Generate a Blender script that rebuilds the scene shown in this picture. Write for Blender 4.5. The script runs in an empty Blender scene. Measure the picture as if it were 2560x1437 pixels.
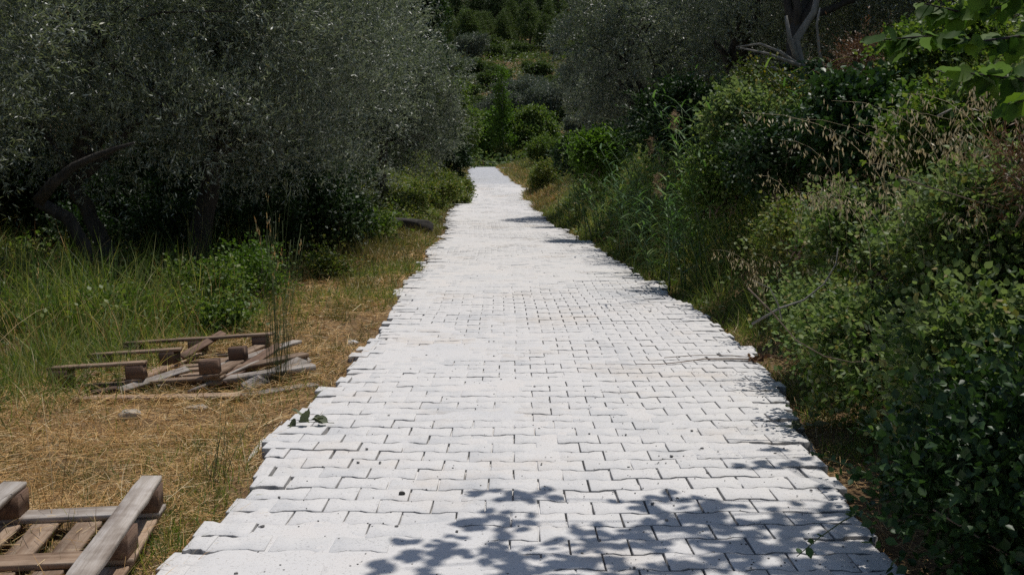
import bpy, math, random
import numpy as np
from mathutils import Vector, Matrix
R = math.radians
S = bpy.context.scene
COL = S.collection

# ------------------------------------------------------------------ camera, sky, sun, exposure
F = 2560.0                      # focal length in pixels of a 2560 wide picture
CH = 1.233                      # camera height over the paving
PITCH = math.atan(285.5 / F)
cam = bpy.data.objects.new('camera', bpy.data.cameras.new('camera'))
COL.objects.link(cam)
cam.location = (0, 0, CH)
cam.rotation_euler = (math.pi / 2 - PITCH, 0, 0)
cam.data.lens = 36.0
cam.data.sensor_width = 36.0
cam.data.clip_start = 0.05
cam.data.clip_end = 3000
S.camera = cam
SUN_EL, SUN_AZ = R(72), R(48)   # azimuth from +Y (ahead) towards +X (right)
W = bpy.data.worlds.new('World')
S.world = W
W.use_nodes = True
bg = W.node_tree.nodes['Background']
sky = W.node_tree.nodes.new('ShaderNodeTexSky')
sky.sky_type = 'NISHITA'
sky.sun_disc = False
sky.sun_elevation = SUN_EL
sky.sun_rotation = SUN_AZ
W.node_tree.links.new(sky.outputs[0], bg.inputs[0])
bg.inputs[1].default_value = 0.078
SD = Vector((math.sin(SUN_AZ) * math.cos(SUN_EL), math.cos(SUN_AZ) * math.cos(SUN_EL), math.sin(SUN_EL)))
sl = bpy.data.lights.new('sun', 'SUN')
sl.energy = 3.2
sl.angle = R(0.53)
sl.color = (1.0, 0.955, 0.90)
so = bpy.data.objects.new('sun', sl)
COL.objects.link(so)
so.location = (20, 20, 60)
so.rotation_euler = SD.to_track_quat('Z', 'Y').to_euler()
S.view_settings.view_transform = 'Standard'
S.view_settings.look = 'None'
S.view_settings.exposure = 0
S.view_settings.gamma = 1
S.render.engine = 'CYCLES'
S.cycles.max_bounces = 6
S.cycles.diffuse_bounces = 3
S.cycles.glossy_bounces = 2
S.cycles.transmission_bounces = 4
S.cycles.transparent_max_bounces = 8
S.cycles.caustics_reflective = False
S.cycles.caustics_refractive = False
S.cycles.use_denoising = False
S.cycles.sample_clamp_indirect = 4

# ------------------------------------------------------------------ numbers
def rng_(s): return np.random.default_rng(s)

def vnoise(x, y, seed=0):
    x = np.asarray(x, float); y = np.asarray(y, float)
    xi = np.floor(x).astype(np.int64); yi = np.floor(y).astype(np.int64)
    fx = x - xi; fy = y - yi
    fx = fx * fx * (3 - 2 * fx); fy = fy * fy * (3 - 2 * fy)
    def h(a, b):
        n = (a * 374761393 + b * 668265263 + seed * 1442695041) & 0xffffffff
        n = ((n ^ (n >> 13)) * 1274126177) & 0xffffffff
        n = (n ^ (n >> 16)) & 0xffff
        return n / 65535.0
    return ((h(xi, yi) * (1 - fx) + h(xi + 1, yi) * fx) * (1 - fy) + (h(xi, yi + 1) * (1 - fx) + h(xi + 1, yi + 1) * fx) * fy) * 2 - 1

def fbm(x, y, seed=0, o=4):
    s = 0; a = 1; t = 0
    for k in range(o):
        s = s + a * vnoise(np.asarray(x) * 2 ** k, np.asarray(y) * 2 ** k, seed + k * 17); t += a; a *= .5
    return s / t

def sstep(t):
    t = np.clip(t, 0, 1); return t * t * (3 - 2 * t)

def proj(p):
    p = np.asarray(p, float)
    y, z = p[..., 1], p[..., 2] - CH
    dep = y * math.cos(PITCH) - z * math.sin(PITCH)
    up = y * math.sin(PITCH) + z * math.cos(PITCH)
    return 1280 + F * p[..., 0] / dep, 718.5 - F * up / dep

def ray(px, py):
    u = (px - 1280) / F; v = (718.5 - py) / F
    return np.array([u, math.cos(PITCH) + v * math.sin(PITCH), -math.sin(PITCH) + v * math.cos(PITCH)])

def unz(px, py, z=0.0):
    d = ray(px, py); t = (z - CH) / d[2]
    return np.array([d[0] * t, d[1] * t, z])

def und(px, py, y):
    d = ray(px, py); t = y / d[1]
    return np.array([d[0] * t, y, CH + d[2] * t])

# road edges read off the near level stretch, then the far rise
EL = [(1437, 395), (1350, 490), (1250, 590), (1190, 645), (1155, 650), (1060, 692), (990, 790), (930, 862), (850, 927), (795, 968), (745, 1003), (720, 1003), (690, 1033), (650, 1068), (625, 1082), (600, 1103), (570, 1118), (540, 1122), (520, 1130)]
ER = [(1437, 2285), (1350, 2200), (1250, 2115), (1190, 2075), (1100, 2022), (1000, 1968), (950, 1940), (910, 1902), (870, 1862), (830, 1822), (800, 1775), (770, 1735), (720, 1645), (680, 1602), (665, 1580), (650, 1545), (620, 1508), (600, 1462), (570, 1397), (545, 1362), (520, 1338)]
FAR = [(500, 45, 1160, 1316), (470, 51, 1179, 1316), (457, 57, 1174, 1292), (440, 68, 1172, 1268), (418, 86, 1175, 1243)]
def edge(l, k):
    ds = []; xs = []
    for py, px in l:
        p = unz(px, py); ds.append(p[1]); xs.append(p[0])
    for f in FAR:
        p = und(f[k], f[0], f[1]); ds.append(f[1]); xs.append(p[0])
    ds = [-30, 0] + ds + [95, 130]; xs = [xs[0], xs[0]] + xs + [xs[-1] + .8, xs[-1] + 4]
    return np.array(ds), np.array(xs)
LD, LX = edge(EL, 2)
RD, RX = edge(ER, 3)
def _step(y, seed):
    y = np.asarray(y, float); k = np.floor(y / .55 + .4 * np.sin(y * .9))
    return np.round(vnoise(k * .61, k * 0 + 3, seed) * 3) / 3 * .13 * sstep((y - 8) / 6) * (1 + .5 * sstep((y - 25) / 20))
def xL(y): return np.interp(y, LD, LX) + _step(y, 301)
def xR(y): return np.interp(y, RD, RX) + _step(y, 307)
ZD = [-50, 38, 45] + [f[1] for f in FAR[1:]] + [92, 100]
ZZ = [0, 0, .06] + [float(und(1280, f[0], f[1])[2]) for f in FAR[1:]] + [1.75, 1.5]
def zr(y): return np.interp(y, ZD, ZZ)
def und_road(x, y):      # settlement of the paving
    return .016 * fbm(x * .55 + 3, y * .5, 5, 3) + .004 * vnoise(x * 3, y * 3, 8)
def road_top(x, y): return zr(y) + und_road(x, y)

def H(x, y):
    x = np.asarray(x, float); y = np.asarray(y, float)
    z = zr(y) - .085
    z = z + .052 * sstep((xL(y) - x + .02) / .12) * (1 + .5 * vnoise(x * 1.7, y * 1.7, 33))
    dr = x - xR(y); dl = xL(y) - x
    bh = np.interp(y, [-20, 22, 38, 60, 90, 120], [2.25, 2.2, 1.4, .7, .6, .3])
    z = z + bh * sstep((dr - .12) / 2.7) + np.clip(dr - 2.5, 0, 200) * .10
    lb = np.interp(y, [0, 26, 36, 60, 90, 120], [0, 0, .75, .8, .5, 0])
    z = z + lb * sstep((dl - .2) / 2.2) + np.clip(dl - 14, 0, 300) * .16
    off = np.clip(np.maximum(dr, dl), 0, 3) / 3
    z = z + off * (.10 * fbm(x * .5, y * .5, 21, 4)) + np.clip(np.maximum(dr, dl), 0, .6) / .6 * .02 * fbm(x * 3, y * 3, 31, 3)
    hy = np.clip(y - 104, 0, None)
    z = z + hy * .235 + np.clip(y - 260, 0, None) * .12 + np.clip(hy / 40, 0, 1) * 3.0 * fbm(x * .02, y * .02, 41, 3)
    return z
def Hs(x, y): return float(H(x, y))

# ------------------------------------------------------------------ materials
def mat(name):
    m = bpy.data.materials.new(name); m.use_nodes = True
    nt = m.node_tree; b = nt.nodes['Principled BSDF']
    return m, nt, b
def N(nt, t, **kw):
    n = nt.nodes.new('ShaderNode' + t)
    for k, v in kw.items():
        if k in n.inputs.keys() if hasattr(n.inputs, 'keys') else False: n.inputs[k].default_value = v
        else: setattr(n, k, v)
    return n
def ramp(nt, stops):
    r = nt.nodes.new('ShaderNodeValToRGB'); e = r.color_ramp.elements
    while len(e) < len(stops): e.new(.5)
    for i, (p, c) in enumerate(stops): e[i].position = p; e[i].color = (*c, 1)
    return r
def noise(nt, scale, detail=4, rough=.55, coord='Object', stretch=None):
    tc = nt.nodes.new('ShaderNodeTexCoord'); n = nt.nodes.new('ShaderNodeTexNoise')
    n.inputs['Scale'].default_value = scale; n.inputs['Detail'].default_value = detail; n.inputs['Roughness'].default_value = rough
    if stretch:
        mp = nt.nodes.new('ShaderNodeMapping'); mp.inputs['Scale'].default_value = stretch
        nt.links.new(tc.outputs[coord], mp.inputs[0]); nt.links.new(mp.outputs[0], n.inputs['Vector'])
    else: nt.links.new(tc.outputs[coord], n.inputs['Vector'])
    return n
def bump(nt, src, b, strength, dist=.01):
    u = nt.nodes.new('ShaderNodeBump'); u.inputs['Strength'].default_value = strength; u.inputs['Distance'].default_value = dist
    nt.links.new(src, u.inputs['Height']); nt.links.new(u.outputs[0], b.inputs['Normal'])
def mix(nt, fac, a, b, typ='MIX'):
    m = nt.nodes.new('ShaderNodeMix'); m.data_type = 'RGBA'; m.blend_type = typ
    for s, v in ((m.inputs[0], fac), (m.inputs[6], a), (m.inputs[7], b)):
        if isinstance(v, (int, float)): s.default_value = v
        elif isinstance(v, tuple): s.default_value = (*v, 1)
        else: nt.links.new(v, s)
    return m.outputs[2]

def leafmat(name, stops, under=None, transl=.25, rough=.5, spec=.35, tcol=None):
    m, nt, b = mat(name)
    g = nt.nodes.new('ShaderNodeNewGeometry')
    r = ramp(nt, stops); nt.links.new(g.outputs['Random Per Island'], r.inputs[0])
    col = r.outputs[0]
    if under:
        col = mix(nt, g.outputs['Backfacing'], col, under)
    nt.links.new(col, b.inputs['Base Color'])
    b.inputs['Roughness'].default_value = rough
    b.inputs['Specular IOR Level'].default_value = spec
    t = nt.nodes.new('ShaderNodeBsdfTranslucent')
    nt.links.new(mix(nt, 1.0, col, tcol or (1.5, 1.7, .7), 'MULTIPLY'), t.inputs[0])
    ms = nt.nodes.new('ShaderNodeMixShader'); ms.inputs[0].default_value = transl
    nt.links.new(b.outputs[0], ms.inputs[1]); nt.links.new(t.outputs[0], ms.inputs[2])
    nt.links.new(ms.outputs[0], nt.nodes['Material Output'].inputs['Surface'])
    return m

M = {}
M['olive'] = leafmat('olive_leaf', [(0, (.038, .054, .035)), (.55, (.078, .098, .070)), (.90, (.17, .20, .150)), (1, (.26, .24, .10))], under=(.23, .26, .225), transl=.17, rough=.42, spec=.5)
M['olive_far'] = leafmat('olive_leaf_far', [(0, (.05, .07, .045)), (1, (.11, .13, .10))], under=(.14, .16, .14), transl=.15)
M['bramble'] = leafmat('bramble_leaf', [(0, (.050, .090, .026)), (.5, (.10, .165, .042)), (.85, (.17, .22, .06)), (1, (.34, .26, .11))], under=(.17, .21, .12), transl=.38, rough=.5, spec=.28)
M['ivy'] = leafmat('ivy_leaf', [(0, (.022, .050, .016)), (1, (.05, .10, .028))], transl=.2, rough=.42, spec=.3)
M['bush'] = leafmat('shrub_leaf', [(0, (.055, .10, .022)), (.6, (.11, .17, .04)), (1, (.20, .23, .06))], transl=.38)
M['bushy'] = leafmat('verge_leaf', [(0, (.07, .11, .024)), (.6, (.13, .17, .042)), (1, (.26, .22, .08))], transl=.35)
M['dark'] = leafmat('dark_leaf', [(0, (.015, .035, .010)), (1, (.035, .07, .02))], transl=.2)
M['bright'] = leafmat('young_leaf', [(0, (.05, .10, .015)), (1, (.12, .20, .03))], transl=.4)
M['pine'] = leafmat('pine_needle', [(0, (.04, .07, .02)), (.6, (.085, .125, .036)), (1, (.15, .18, .055))], transl=.28)
M['pined'] = leafmat('dark_pine_needle', [(0, (.030, .055, .020)), (1, (.085, .12, .04))], transl=.2)
M['hazel'] = leafmat('broad_leaf', [(0, (.035, .075, .015)), (.5, (.07, .14, .022)), (1, (.14, .22, .035))], under=(.09, .14, .06), transl=.48, rough=.6, spec=.22)
M['grass'] = leafmat('grass_blade', [(0, (.065, .115, .025)), (.5, (.14, .20, .045)), (.82, (.24, .25, .08)), (1, (.48, .38, .18))], transl=.38)
M['grassd'] = leafmat('olive_grass_blade', [(0, (.07, .085, .025)), (.5, (.13, .13, .045)), (1, (.34, .26, .12))], transl=.25)
M['reed'] = leafmat('reed_leaf', [(0, (.05, .11, .035)), (.7, (.10, .18, .055)), (1, (.19, .25, .09))], transl=.35, rough=.4)
M['straw'] = leafmat('straw', [(0, (.24, .125, .045)), (.45, (.64, .39, .145)), (.8, (.76, .52, .23)), (1, (.82, .69, .44))], transl=.2, rough=.6, tcol=(1.1, 1, .8))
M['oat'] = leafmat('wild_oat', [(0, (.36, .29, .16)), (1, (.70, .62, .42))], transl=.3, rough=.5, tcol=(1.1, 1, .8))
M['plume'] = leafmat('reed_plume', [(0, (.28, .18, .11)), (1, (.48, .34, .22))], transl=.3, rough=.7, tcol=(1.1, 1, .8))
M['rush'] = leafmat('rush_stem', [(0, (.05, .08, .025)), (1, (.13, .16, .06))], transl=.1)
M['yflower'] = leafmat('yellow_flower', [(0, (.05, .08, .018)), (.9, (.09, .11, .025)), (1, (.45, .32, .03))], transl=.25)
M['rust'] = leafmat('rusty_weed', [(0, (.10, .055, .03)), (1, (.22, .13, .07))], transl=.2, tcol=(1.2, 1, .8))
M['wilt'] = leafmat('wilted_leaf', [(0, (.09, .11, .06)), (1, (.22, .23, .15))], transl=.1, rough=.7)

def bark(name, c1, c2, sc=9):
    m, nt, b = mat(name)
    n = noise(nt, sc, 6, .65, stretch=(1, 1, .3)); r = ramp(nt, [(.3, c1), (.7, c2)])
    nt.links.new(n.outputs[0], r.inputs[0]); nt.links.new(r.outputs[0], b.inputs['Base Color'])
    b.inputs['Roughness'].default_value = .9; bump(nt, n.outputs[0], b, .8, .03)
    return m
M['bark'] = bark('olive_bark', (.018, .015, .012), (.075, .064, .052), 14)
M['palebark'] = bark('pale_bark', (.12, .11, .09), (.30, .28, .24))
M['pinebark'] = bark('pine_bark', (.05, .035, .025), (.14, .10, .07), 3)
M['twig'] = bark('dry_twig', (.16, .11, .08), (.36, .28, .21), 30)

def woodmat(name, c1, c2, c3):
    m, nt, b = mat(name)
    oi = nt.nodes.new('ShaderNodeObjectInfo')
    n = noise(nt, 55, 8, .7, stretch=(.05, 1, 1)); n2 = noise(nt, 3.5, 4, .6)
    r = ramp(nt, [(.28, c1), (.5, c2), (.75, c3)]); nt.links.new(n.outputs[0], r.inputs[0])
    stain = ramp(nt, [(.38, (.42, .36, .32)), (.55, (1, 1, 1))]); nt.links.new(n2.outputs[0], stain.inputs[0])
    c = mix(nt, .8, r.outputs[0], stain.outputs[0], 'MULTIPLY')
    v = nt.nodes.new('ShaderNodeHueSaturation'); mr = nt.nodes.new('ShaderNodeMapRange')
    mr.inputs[3].default_value = .72; mr.inputs[4].default_value = 1.25
    nt.links.new(oi.outputs['Random'], mr.inputs[0]); nt.links.new(mr.outputs[0], v.inputs['Value']); nt.links.new(c, v.inputs['Color'])
    nt.links.new(v.outputs[0], b.inputs['Base Color']); b.inputs['Roughness'].default_value = .85
    bump(nt, n.outputs[0], b, .6, .006)
    return m
M['wood'] = woodmat('weathered_wood', (.13, .08, .048), (.30, .205, .135), (.45, .36, .27))
M['greywood'] = woodmat('grey_wood', (.20, .165, .135), (.34, .30, .26), (.50, .47, .44))
M['brownwood'] = woodmat('brown_wood', (.07, .04, .028), (.15, .09, .06), (.26, .17, .11))

def m_paver():
    m, nt, b = mat('concrete_paver')
    g = nt.nodes.new('ShaderNodeNewGeometry')
    r = ramp(nt, [(0, (.50, .505, .51)), (.5, (.57, .57, .565)), (1, (.63, .62, .605))]); nt.links.new(g.outputs['Random Per Island'], r.inputs[0])
    n = noise(nt, 2.2, 6, .65); dust = ramp(nt, [(.30, (0, 0, 0)), (.52, (1, 1, 1))]); nt.links.new(n.outputs[0], dust.inputs[0])
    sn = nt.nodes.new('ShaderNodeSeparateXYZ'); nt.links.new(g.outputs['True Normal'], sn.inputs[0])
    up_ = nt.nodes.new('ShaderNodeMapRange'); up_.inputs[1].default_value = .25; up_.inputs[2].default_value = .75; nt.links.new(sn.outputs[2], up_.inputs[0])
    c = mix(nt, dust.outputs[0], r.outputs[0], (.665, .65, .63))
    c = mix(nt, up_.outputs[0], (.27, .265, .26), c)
    n2 = noise(nt, 110, 4, .8); sp = ramp(nt, [(.30, (.40, .40, .40)), (.44, (1, 1, 1))]); nt.links.new(n2.outputs[0], sp.inputs[0])
    c = mix(nt, 1, c, sp.outputs[0], 'MULTIPLY')
    # bare grey concrete where the dust has been blown off (patches); even grey tone over the far slope
    n3 = noise(nt, .55, 3, .5); pt = ramp(nt, [(.55, (1, 1, 1)), (.70, (.84, .865, .89))]); nt.links.new(n3.outputs[0], pt.inputs[0])
    c = mix(nt, 1, c, pt.outputs[0], 'MULTIPLY')
    n4 = noise(nt, .9, 5, .7); tn = ramp(nt, [(.52, (1, 1, 1)), (.66, (.975, .93, .88))]); nt.links.new(n4.outputs[0], tn.inputs[0]); c = mix(nt, 1, c, tn.outputs[0], 'MULTIPLY')
    sx = nt.nodes.new('ShaderNodeSeparateXYZ'); nt.links.new(g.outputs['Position'], sx.inputs[0])
    mr = nt.nodes.new('ShaderNodeMapRange'); mr.inputs[1].default_value = 53.5; mr.inputs[2].default_value = 58
    nf = nt.nodes.new('ShaderNodeMath'); nf.operation = 'MULTIPLY_ADD'; nf.inputs[1].default_value = 5; nt.links.new(n3.outputs[0], nf.inputs[0]); nt.links.new(sx.outputs[1], nf.inputs[2])
    mr.inputs[1].default_value += 2.5; mr.inputs[2].default_value += 2.5; nt.links.new(nf.outputs[0], mr.inputs[0])
    c = mix(nt, mr.outputs[0], c, mix(nt, n.outputs[0], (.44, .45, .46), (.56, .56, .56)))
    nt.links.new(c, b.inputs['Base Color']); b.inputs['Roughness'].default_value = .95; b.inputs['Specular IOR Level'].default_value = .2
    bump(nt, n2.outputs[0], b, .5, .002)
    return m
M['paver'] = m_paver()
def m_sand():
    m, nt, b = mat('white_stone_dust')
    n = noise(nt, 1.6, 6, .6); r = ramp(nt, [(.3, (.61, .605, .60)), (.5, (.665, .65, .63)), (.7, (.69, .655, .62))]); nt.links.new(n.outputs[0], r.inputs[0])
    n2 = noise(nt, 110, 4, .8); sp = ramp(nt, [(.31, (.42, .40, .38)), (.43, (1, 1, 1))]); nt.links.new(n2.outputs[0], sp.inputs[0])
    c = mix(nt, 1, r.outputs[0], sp.outputs[0], 'MULTIPLY')
    nt.links.new(c, b.inputs['Base Color']); b.inputs['Roughness'].default_value = 1; b.inputs['Specular IOR Level'].default_value = .1
    n3 = noise(nt, 60, 5, .8); bump(nt, n3.outputs[0], b, .5, .004)
    return m
M['sand'] = m_sand()
def m_ground():
    m, nt, b = mat('soil')
    n = noise(nt, .7, 6, .6); r = ramp(nt, [(.3, (.15, .095, .05)), (.5, (.25, .165, .09)), (.7, (.35, .24, .135))]); nt.links.new(n.outputs[0], r.inputs[0])
    n2 = noise(nt, 40, 6, .8); sp = ramp(nt, [(.3, (.45, .45, .45)), (.65, (1.15, 1.15, 1.15))]); nt.links.new(n2.outputs[0], sp.inputs[0])
    c = mix(nt, 1, r.outputs[0], sp.outputs[0], 'MULTIPLY')
    nt.links.new(c, b.inputs['Base Color']); b.inputs['Roughness'].default_value = 1; b.inputs['Specular IOR Level'].default_value = .1
    bump(nt, n2.outputs[0], b, .8, .03)
    return m
M['soil'] = m_ground()
def m_stone(name, c1, c2, sc=12):
    m, nt, b = mat(name)
    n = noise(nt, sc, 6, .65); r = ramp(nt, [(.35, c1), (.65, c2)]); nt.links.new(n.outputs[0], r.inputs[0])
    nt.links.new(r.outputs[0], b.inputs['Base Color']); b.inputs['Roughness'].default_value = .95; bump(nt, n.outputs[0], b, .6, .02)
    return m
M['stone'] = m_stone('pale_stone', (.22, .20, .17), (.46, .42, .36))
M['darkstone'] = m_stone('dark_stone', (.018, .016, .014), (.065, .06, .052), 9)
M['gravel'] = m_stone('grey_gravel', (.13, .125, .12), (.26, .25, .24), 60)
M['white'] = m_stone('pale_board', (.5, .48, .45), (.62, .60, .57))

# ------------------------------------------------------------------ mesh helpers
def meshobj(name, V, faces=None, quads=None, m=None, parent=None, smooth=False, polys=None):
    """V (n,3); quads (k,4) int array, or polys = (flat loop indices, loop counts)."""
    me = bpy.data.meshes.new(name)
    V = np.asarray(V, np.float32).reshape(-1, 3)
    if quads is not None:
        q = np.asarray(quads, np.int32); li = q.ravel(); lt = np.full(len(q), q.shape[1], np.int32)
    elif polys is not None:
        li, lt = np.asarray(polys[0], np.int32), np.asarray(polys[1], np.int32)
    else:
        li = np.array([i for f in faces for i in f], np.int32); lt = np.array([len(f) for f in faces], np.int32)
    me.vertices.add(len(V)); me.vertices.foreach_set('co', V.ravel())
    me.loops.add(len(li)); me.loops.foreach_set('vertex_index', li)
    me.polygons.add(len(lt)); ls = np.concatenate([[0], np.cumsum(lt)[:-1]]).astype(np.int32)
    me.polygons.foreach_set('loop_start', ls)
    if smooth: me.polygons.foreach_set('use_smooth', np.ones(len(lt), bool))
    me.update(calc_edges=True)
    if isinstance(m, (list, tuple)):
        for k in m: me.materials.append(k)
    elif m: me.materials.append(m)
    o = bpy.data.objects.new(name, me); COL.objects.link(o)
    if parent: o.parent = parent
    return o
def tag(o, label=None, cat=None, group=None, kind=None):
    if label: o['label'] = label
    if cat: o['category'] = cat
    if group: o['group'] = group
    if kind: o['kind'] = kind
    return o
def thing(name, label, cat, loc=(0, 0, 0), rz=0, group=None):
    o = bpy.data.objects.new(name, None); COL.objects.link(o); o.location = loc; o.rotation_euler = (0, 0, rz)
    o.empty_display_size = .2
    return tag(o, label, cat, group)
def dup(root, loc, rz=0, sc=(1, 1, 1), label=None):
    r = root.copy(); COL.objects.link(r); r.location = loc; r.rotation_euler = (0, 0, rz); r.scale = sc
    if label: r['label'] = label
    for ch in [c for c in COL.objects if c.parent == root]:
        c = ch.copy(); COL.objects.link(c); c.parent = r
    return r

def unit(v): return v / np.maximum(np.linalg.norm(v, axis=-1, keepdims=True), 1e-9)
def rand_dirs(g, n): return unit(g.normal(size=(n, 3)))

# leaf templates: x across, y along, z normal; length 1
T_DIA = (np.array([[0, 0, 0], [.5, .45, .03], [0, 1, 0], [-.5, .45, .03]]), [[0, 1, 2, 3]])
T_OVAL = (np.array([[0, 0, 0], [.42, .22, .06], [.5, .52, .06], [.20, .80, .03], [0, 1, -.05], [-.20, .80, .03], [-.5, .52, .06], [-.42, .22, .06], [0, .5, -.02]]), [[0, 1, 2, 8], [8, 2, 3, 4], [0, 8, 6, 7], [8, 4, 5, 6]])
def _ser():
    out = [[0, 0, 0]]; n = 9
    for s in (1, -1):
        pts = []
        for i in range(1, n):
            t = i / n; w = .47 * math.sin(math.pi * t ** .72) ** .8 * (1.0 if i % 2 else .88)
            pts.append([s * w, t + (.02 if i % 2 else -.015), .10 * w + .03 * math.sin(t * 9)])
        out.append(pts)
    r = out[1]; l = out[2]; V = [[0, 0, 0], [0, 1.0, -.12]] + [[0, i / n, -.10 * (i / n) ** 2] for i in range(1, n)] + r + l
    mid = [0] + list(range(2, 2 + n - 1)) + [1]; ri = [0] + list(range(2 + n - 1, 2 + 2 * (n - 1))) + [1]; le = [0] + list(range(2 + 2 * (n - 1), 2 + 3 * (n - 1))) + [1]
    Fs = []
    for i in range(n):
        a = [mid[i], ri[i], ri[i + 1], mid[i + 1]]; b = [mid[i], mid[i + 1], le[i + 1], le[i]]
        Fs += [[k for j, k in enumerate(a) if k not in a[:j]], [k for j, k in enumerate(b) if k not in b[:j]]]
    return np.array(V, float), Fs
T_SER = _ser()
def _strip(n, w, bend):
    V = []; Fs = []
    for i in range(n + 1):
        t = i / n; hw = w * .5 * (1 - t ** 1.6) + .0001
        a = bend * t; y = math.sin(a) / bend if bend > 1e-3 else t; z = (1 - math.cos(a)) / bend if bend > 1e-3 else 0
        V += [[-hw, y, -z], [hw, y, -z]]
    for i in range(n): Fs.append([2 * i, 2 * i + 1, 2 * i + 3, 2 * i + 2])
    return np.array(V, float), Fs
T_NEEDLE = (np.array([[-.5, 0, 0], [.5, 0, 0], [.35, 1, 0], [-.35, 1, 0]]), [[0, 1, 2, 3]])

def cloud(tmpl, P, D, Nn, L, Wd):
    """instance template: P pos, D along, Nn approx normal, L length, Wd width (same units). -> V, (loops, counts)"""
    TV, TF = tmpl; n = len(P); D = unit(D)
    X = unit(np.cross(D, Nn)); Z = np.cross(X, D)
    L = np.broadcast_to(L, (n,)); Wd = np.broadcast_to(Wd, (n,))
    V = (P[:, None, :] + X[:, None, :] * (TV[None, :, 0:1] * Wd[:, None, None]) + D[:, None, :] * (TV[None, :, 1:2] * L[:, None, None]) + Z[:, None, :] * (TV[None, :, 2:3] * L[:, None, None]))
    k = len(TV); fl = np.array([i for f in TF for i in f]); fc = np.array([len(f) for f in TF])
    loops = (np.arange(n)[:, None] * k + fl[None, :]).ravel(); cnt = np.tile(fc, n)
    return V.reshape(-1, 3), loops, cnt
class Acc:
    def __init__(s): s.V = []; s.l = []; s.c = []; s.n = 0
    def add(s, V, l, c): s.V.append(V); s.l.append(l + s.n); s.c.append(c); s.n += len(V)
    def cl(s, *a): s.add(*cloud(*a))
    def tube(s, pts, rad, k=7, g=None, wob=0):
        pts = np.asarray(pts, float); rad = np.broadcast_to(rad, (len(pts),)).astype(float); m = len(pts)
        tg = unit(np.gradient(pts, axis=0)); ref = np.array([.31, .95, .05]) if abs(tg[0][2]) > .6 else np.array([0, 0, 1.])
        a = unit(np.cross(tg, ref)); b = np.cross(tg, a)
        th = np.arange(k) * 2 * math.pi / k
        rr = rad[:, None] * (1 + (wob * g.normal(size=(m, k)) if g is not None else 0))
        V = pts[:, None, :] + rr[..., None] * (a[:, None, :] * np.cos(th)[None, :, None] + b[:, None, :] * np.sin(th)[None, :, None])
        i = np.arange(m - 1)[:, None] * k; j = np.arange(k)[None, :]; j2 = (j + 1) % k
        q = np.stack([i + j, i + j2, i + k + j2, i + k + j], -1).reshape(-1, 4)
        l = q.ravel(); c = np.full(len(q), 4)
        l = np.concatenate([l, np.arange(k)[::-1], (m - 1) * k + np.arange(k)]); c = np.concatenate([c, [k, k]])
        s.add(V.reshape(-1, 3), l, c)
    def build(s, name, m, parent=None, smooth=False):
        return meshobj(name, np.concatenate(s.V), polys=(np.concatenate(s.l), np.concatenate(s.c)), m=m, parent=parent, smooth=smooth)

def limb(p0, p1, g, n=7, sag=.12):
    p0 = np.asarray(p0, float); p1 = np.asarray(p1, float); t = np.linspace(0, 1, n)[:, None]
    L = np.linalg.norm(p1 - p0); off = np.cumsum(g.normal(size=(n, 3)) * L * sag / n ** .5 * .6, 0); off -= t * off[-1]; off[0] = 0
    up = np.array([0, 0, 1.]) * np.sin(t * math.pi) * L * .08
    return p0 + (p1 - p0) * t + off + up

# ------------------------------------------------------------------ ground sheet
def axis(segs):
    out = []
    for a, b, st in segs: out += list(np.arange(a, b, st))
    return np.array(out + [segs[-1][1]])
gx = axis([(-600, -150, 30), (-150, -40, 8), (-40, -10, 1.2), (-10, -5, .3), (-5, 5, .12), (5, 10, .3), (10, 40, 1.2), (40, 150, 8), (150, 600, 30)])
gy = axis([(-60, -4, 3), (-4, 2, .5), (2, 16, .12), (16, 34, .3), (34, 110, 1), (110, 320, 5), (320, 900, 25)])
XX, YY = np.meshgrid(gx, gy); ZZg = H(XX, YY)
ZZg = np.where((XX > xL(YY) + .15) & (XX < xR(YY) - .15) & (YY < 99), zr(YY) - .13, ZZg)
nx, ny = len(gx), len(gy)
ii = np.arange(ny - 1)[:, None] * nx; jj = np.arange(nx - 1)[None, :]
q = np.stack([ii + jj, ii + jj + 1, ii + nx + jj + 1, ii + nx + jj], -1).reshape(-1, 4)
tag(meshobj('ground', np.stack([XX, YY, ZZg], -1), quads=q, m=M['soil'], smooth=True), 'brown soil of the grove, the roadside bank and the hillside', kind='structure')

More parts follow.
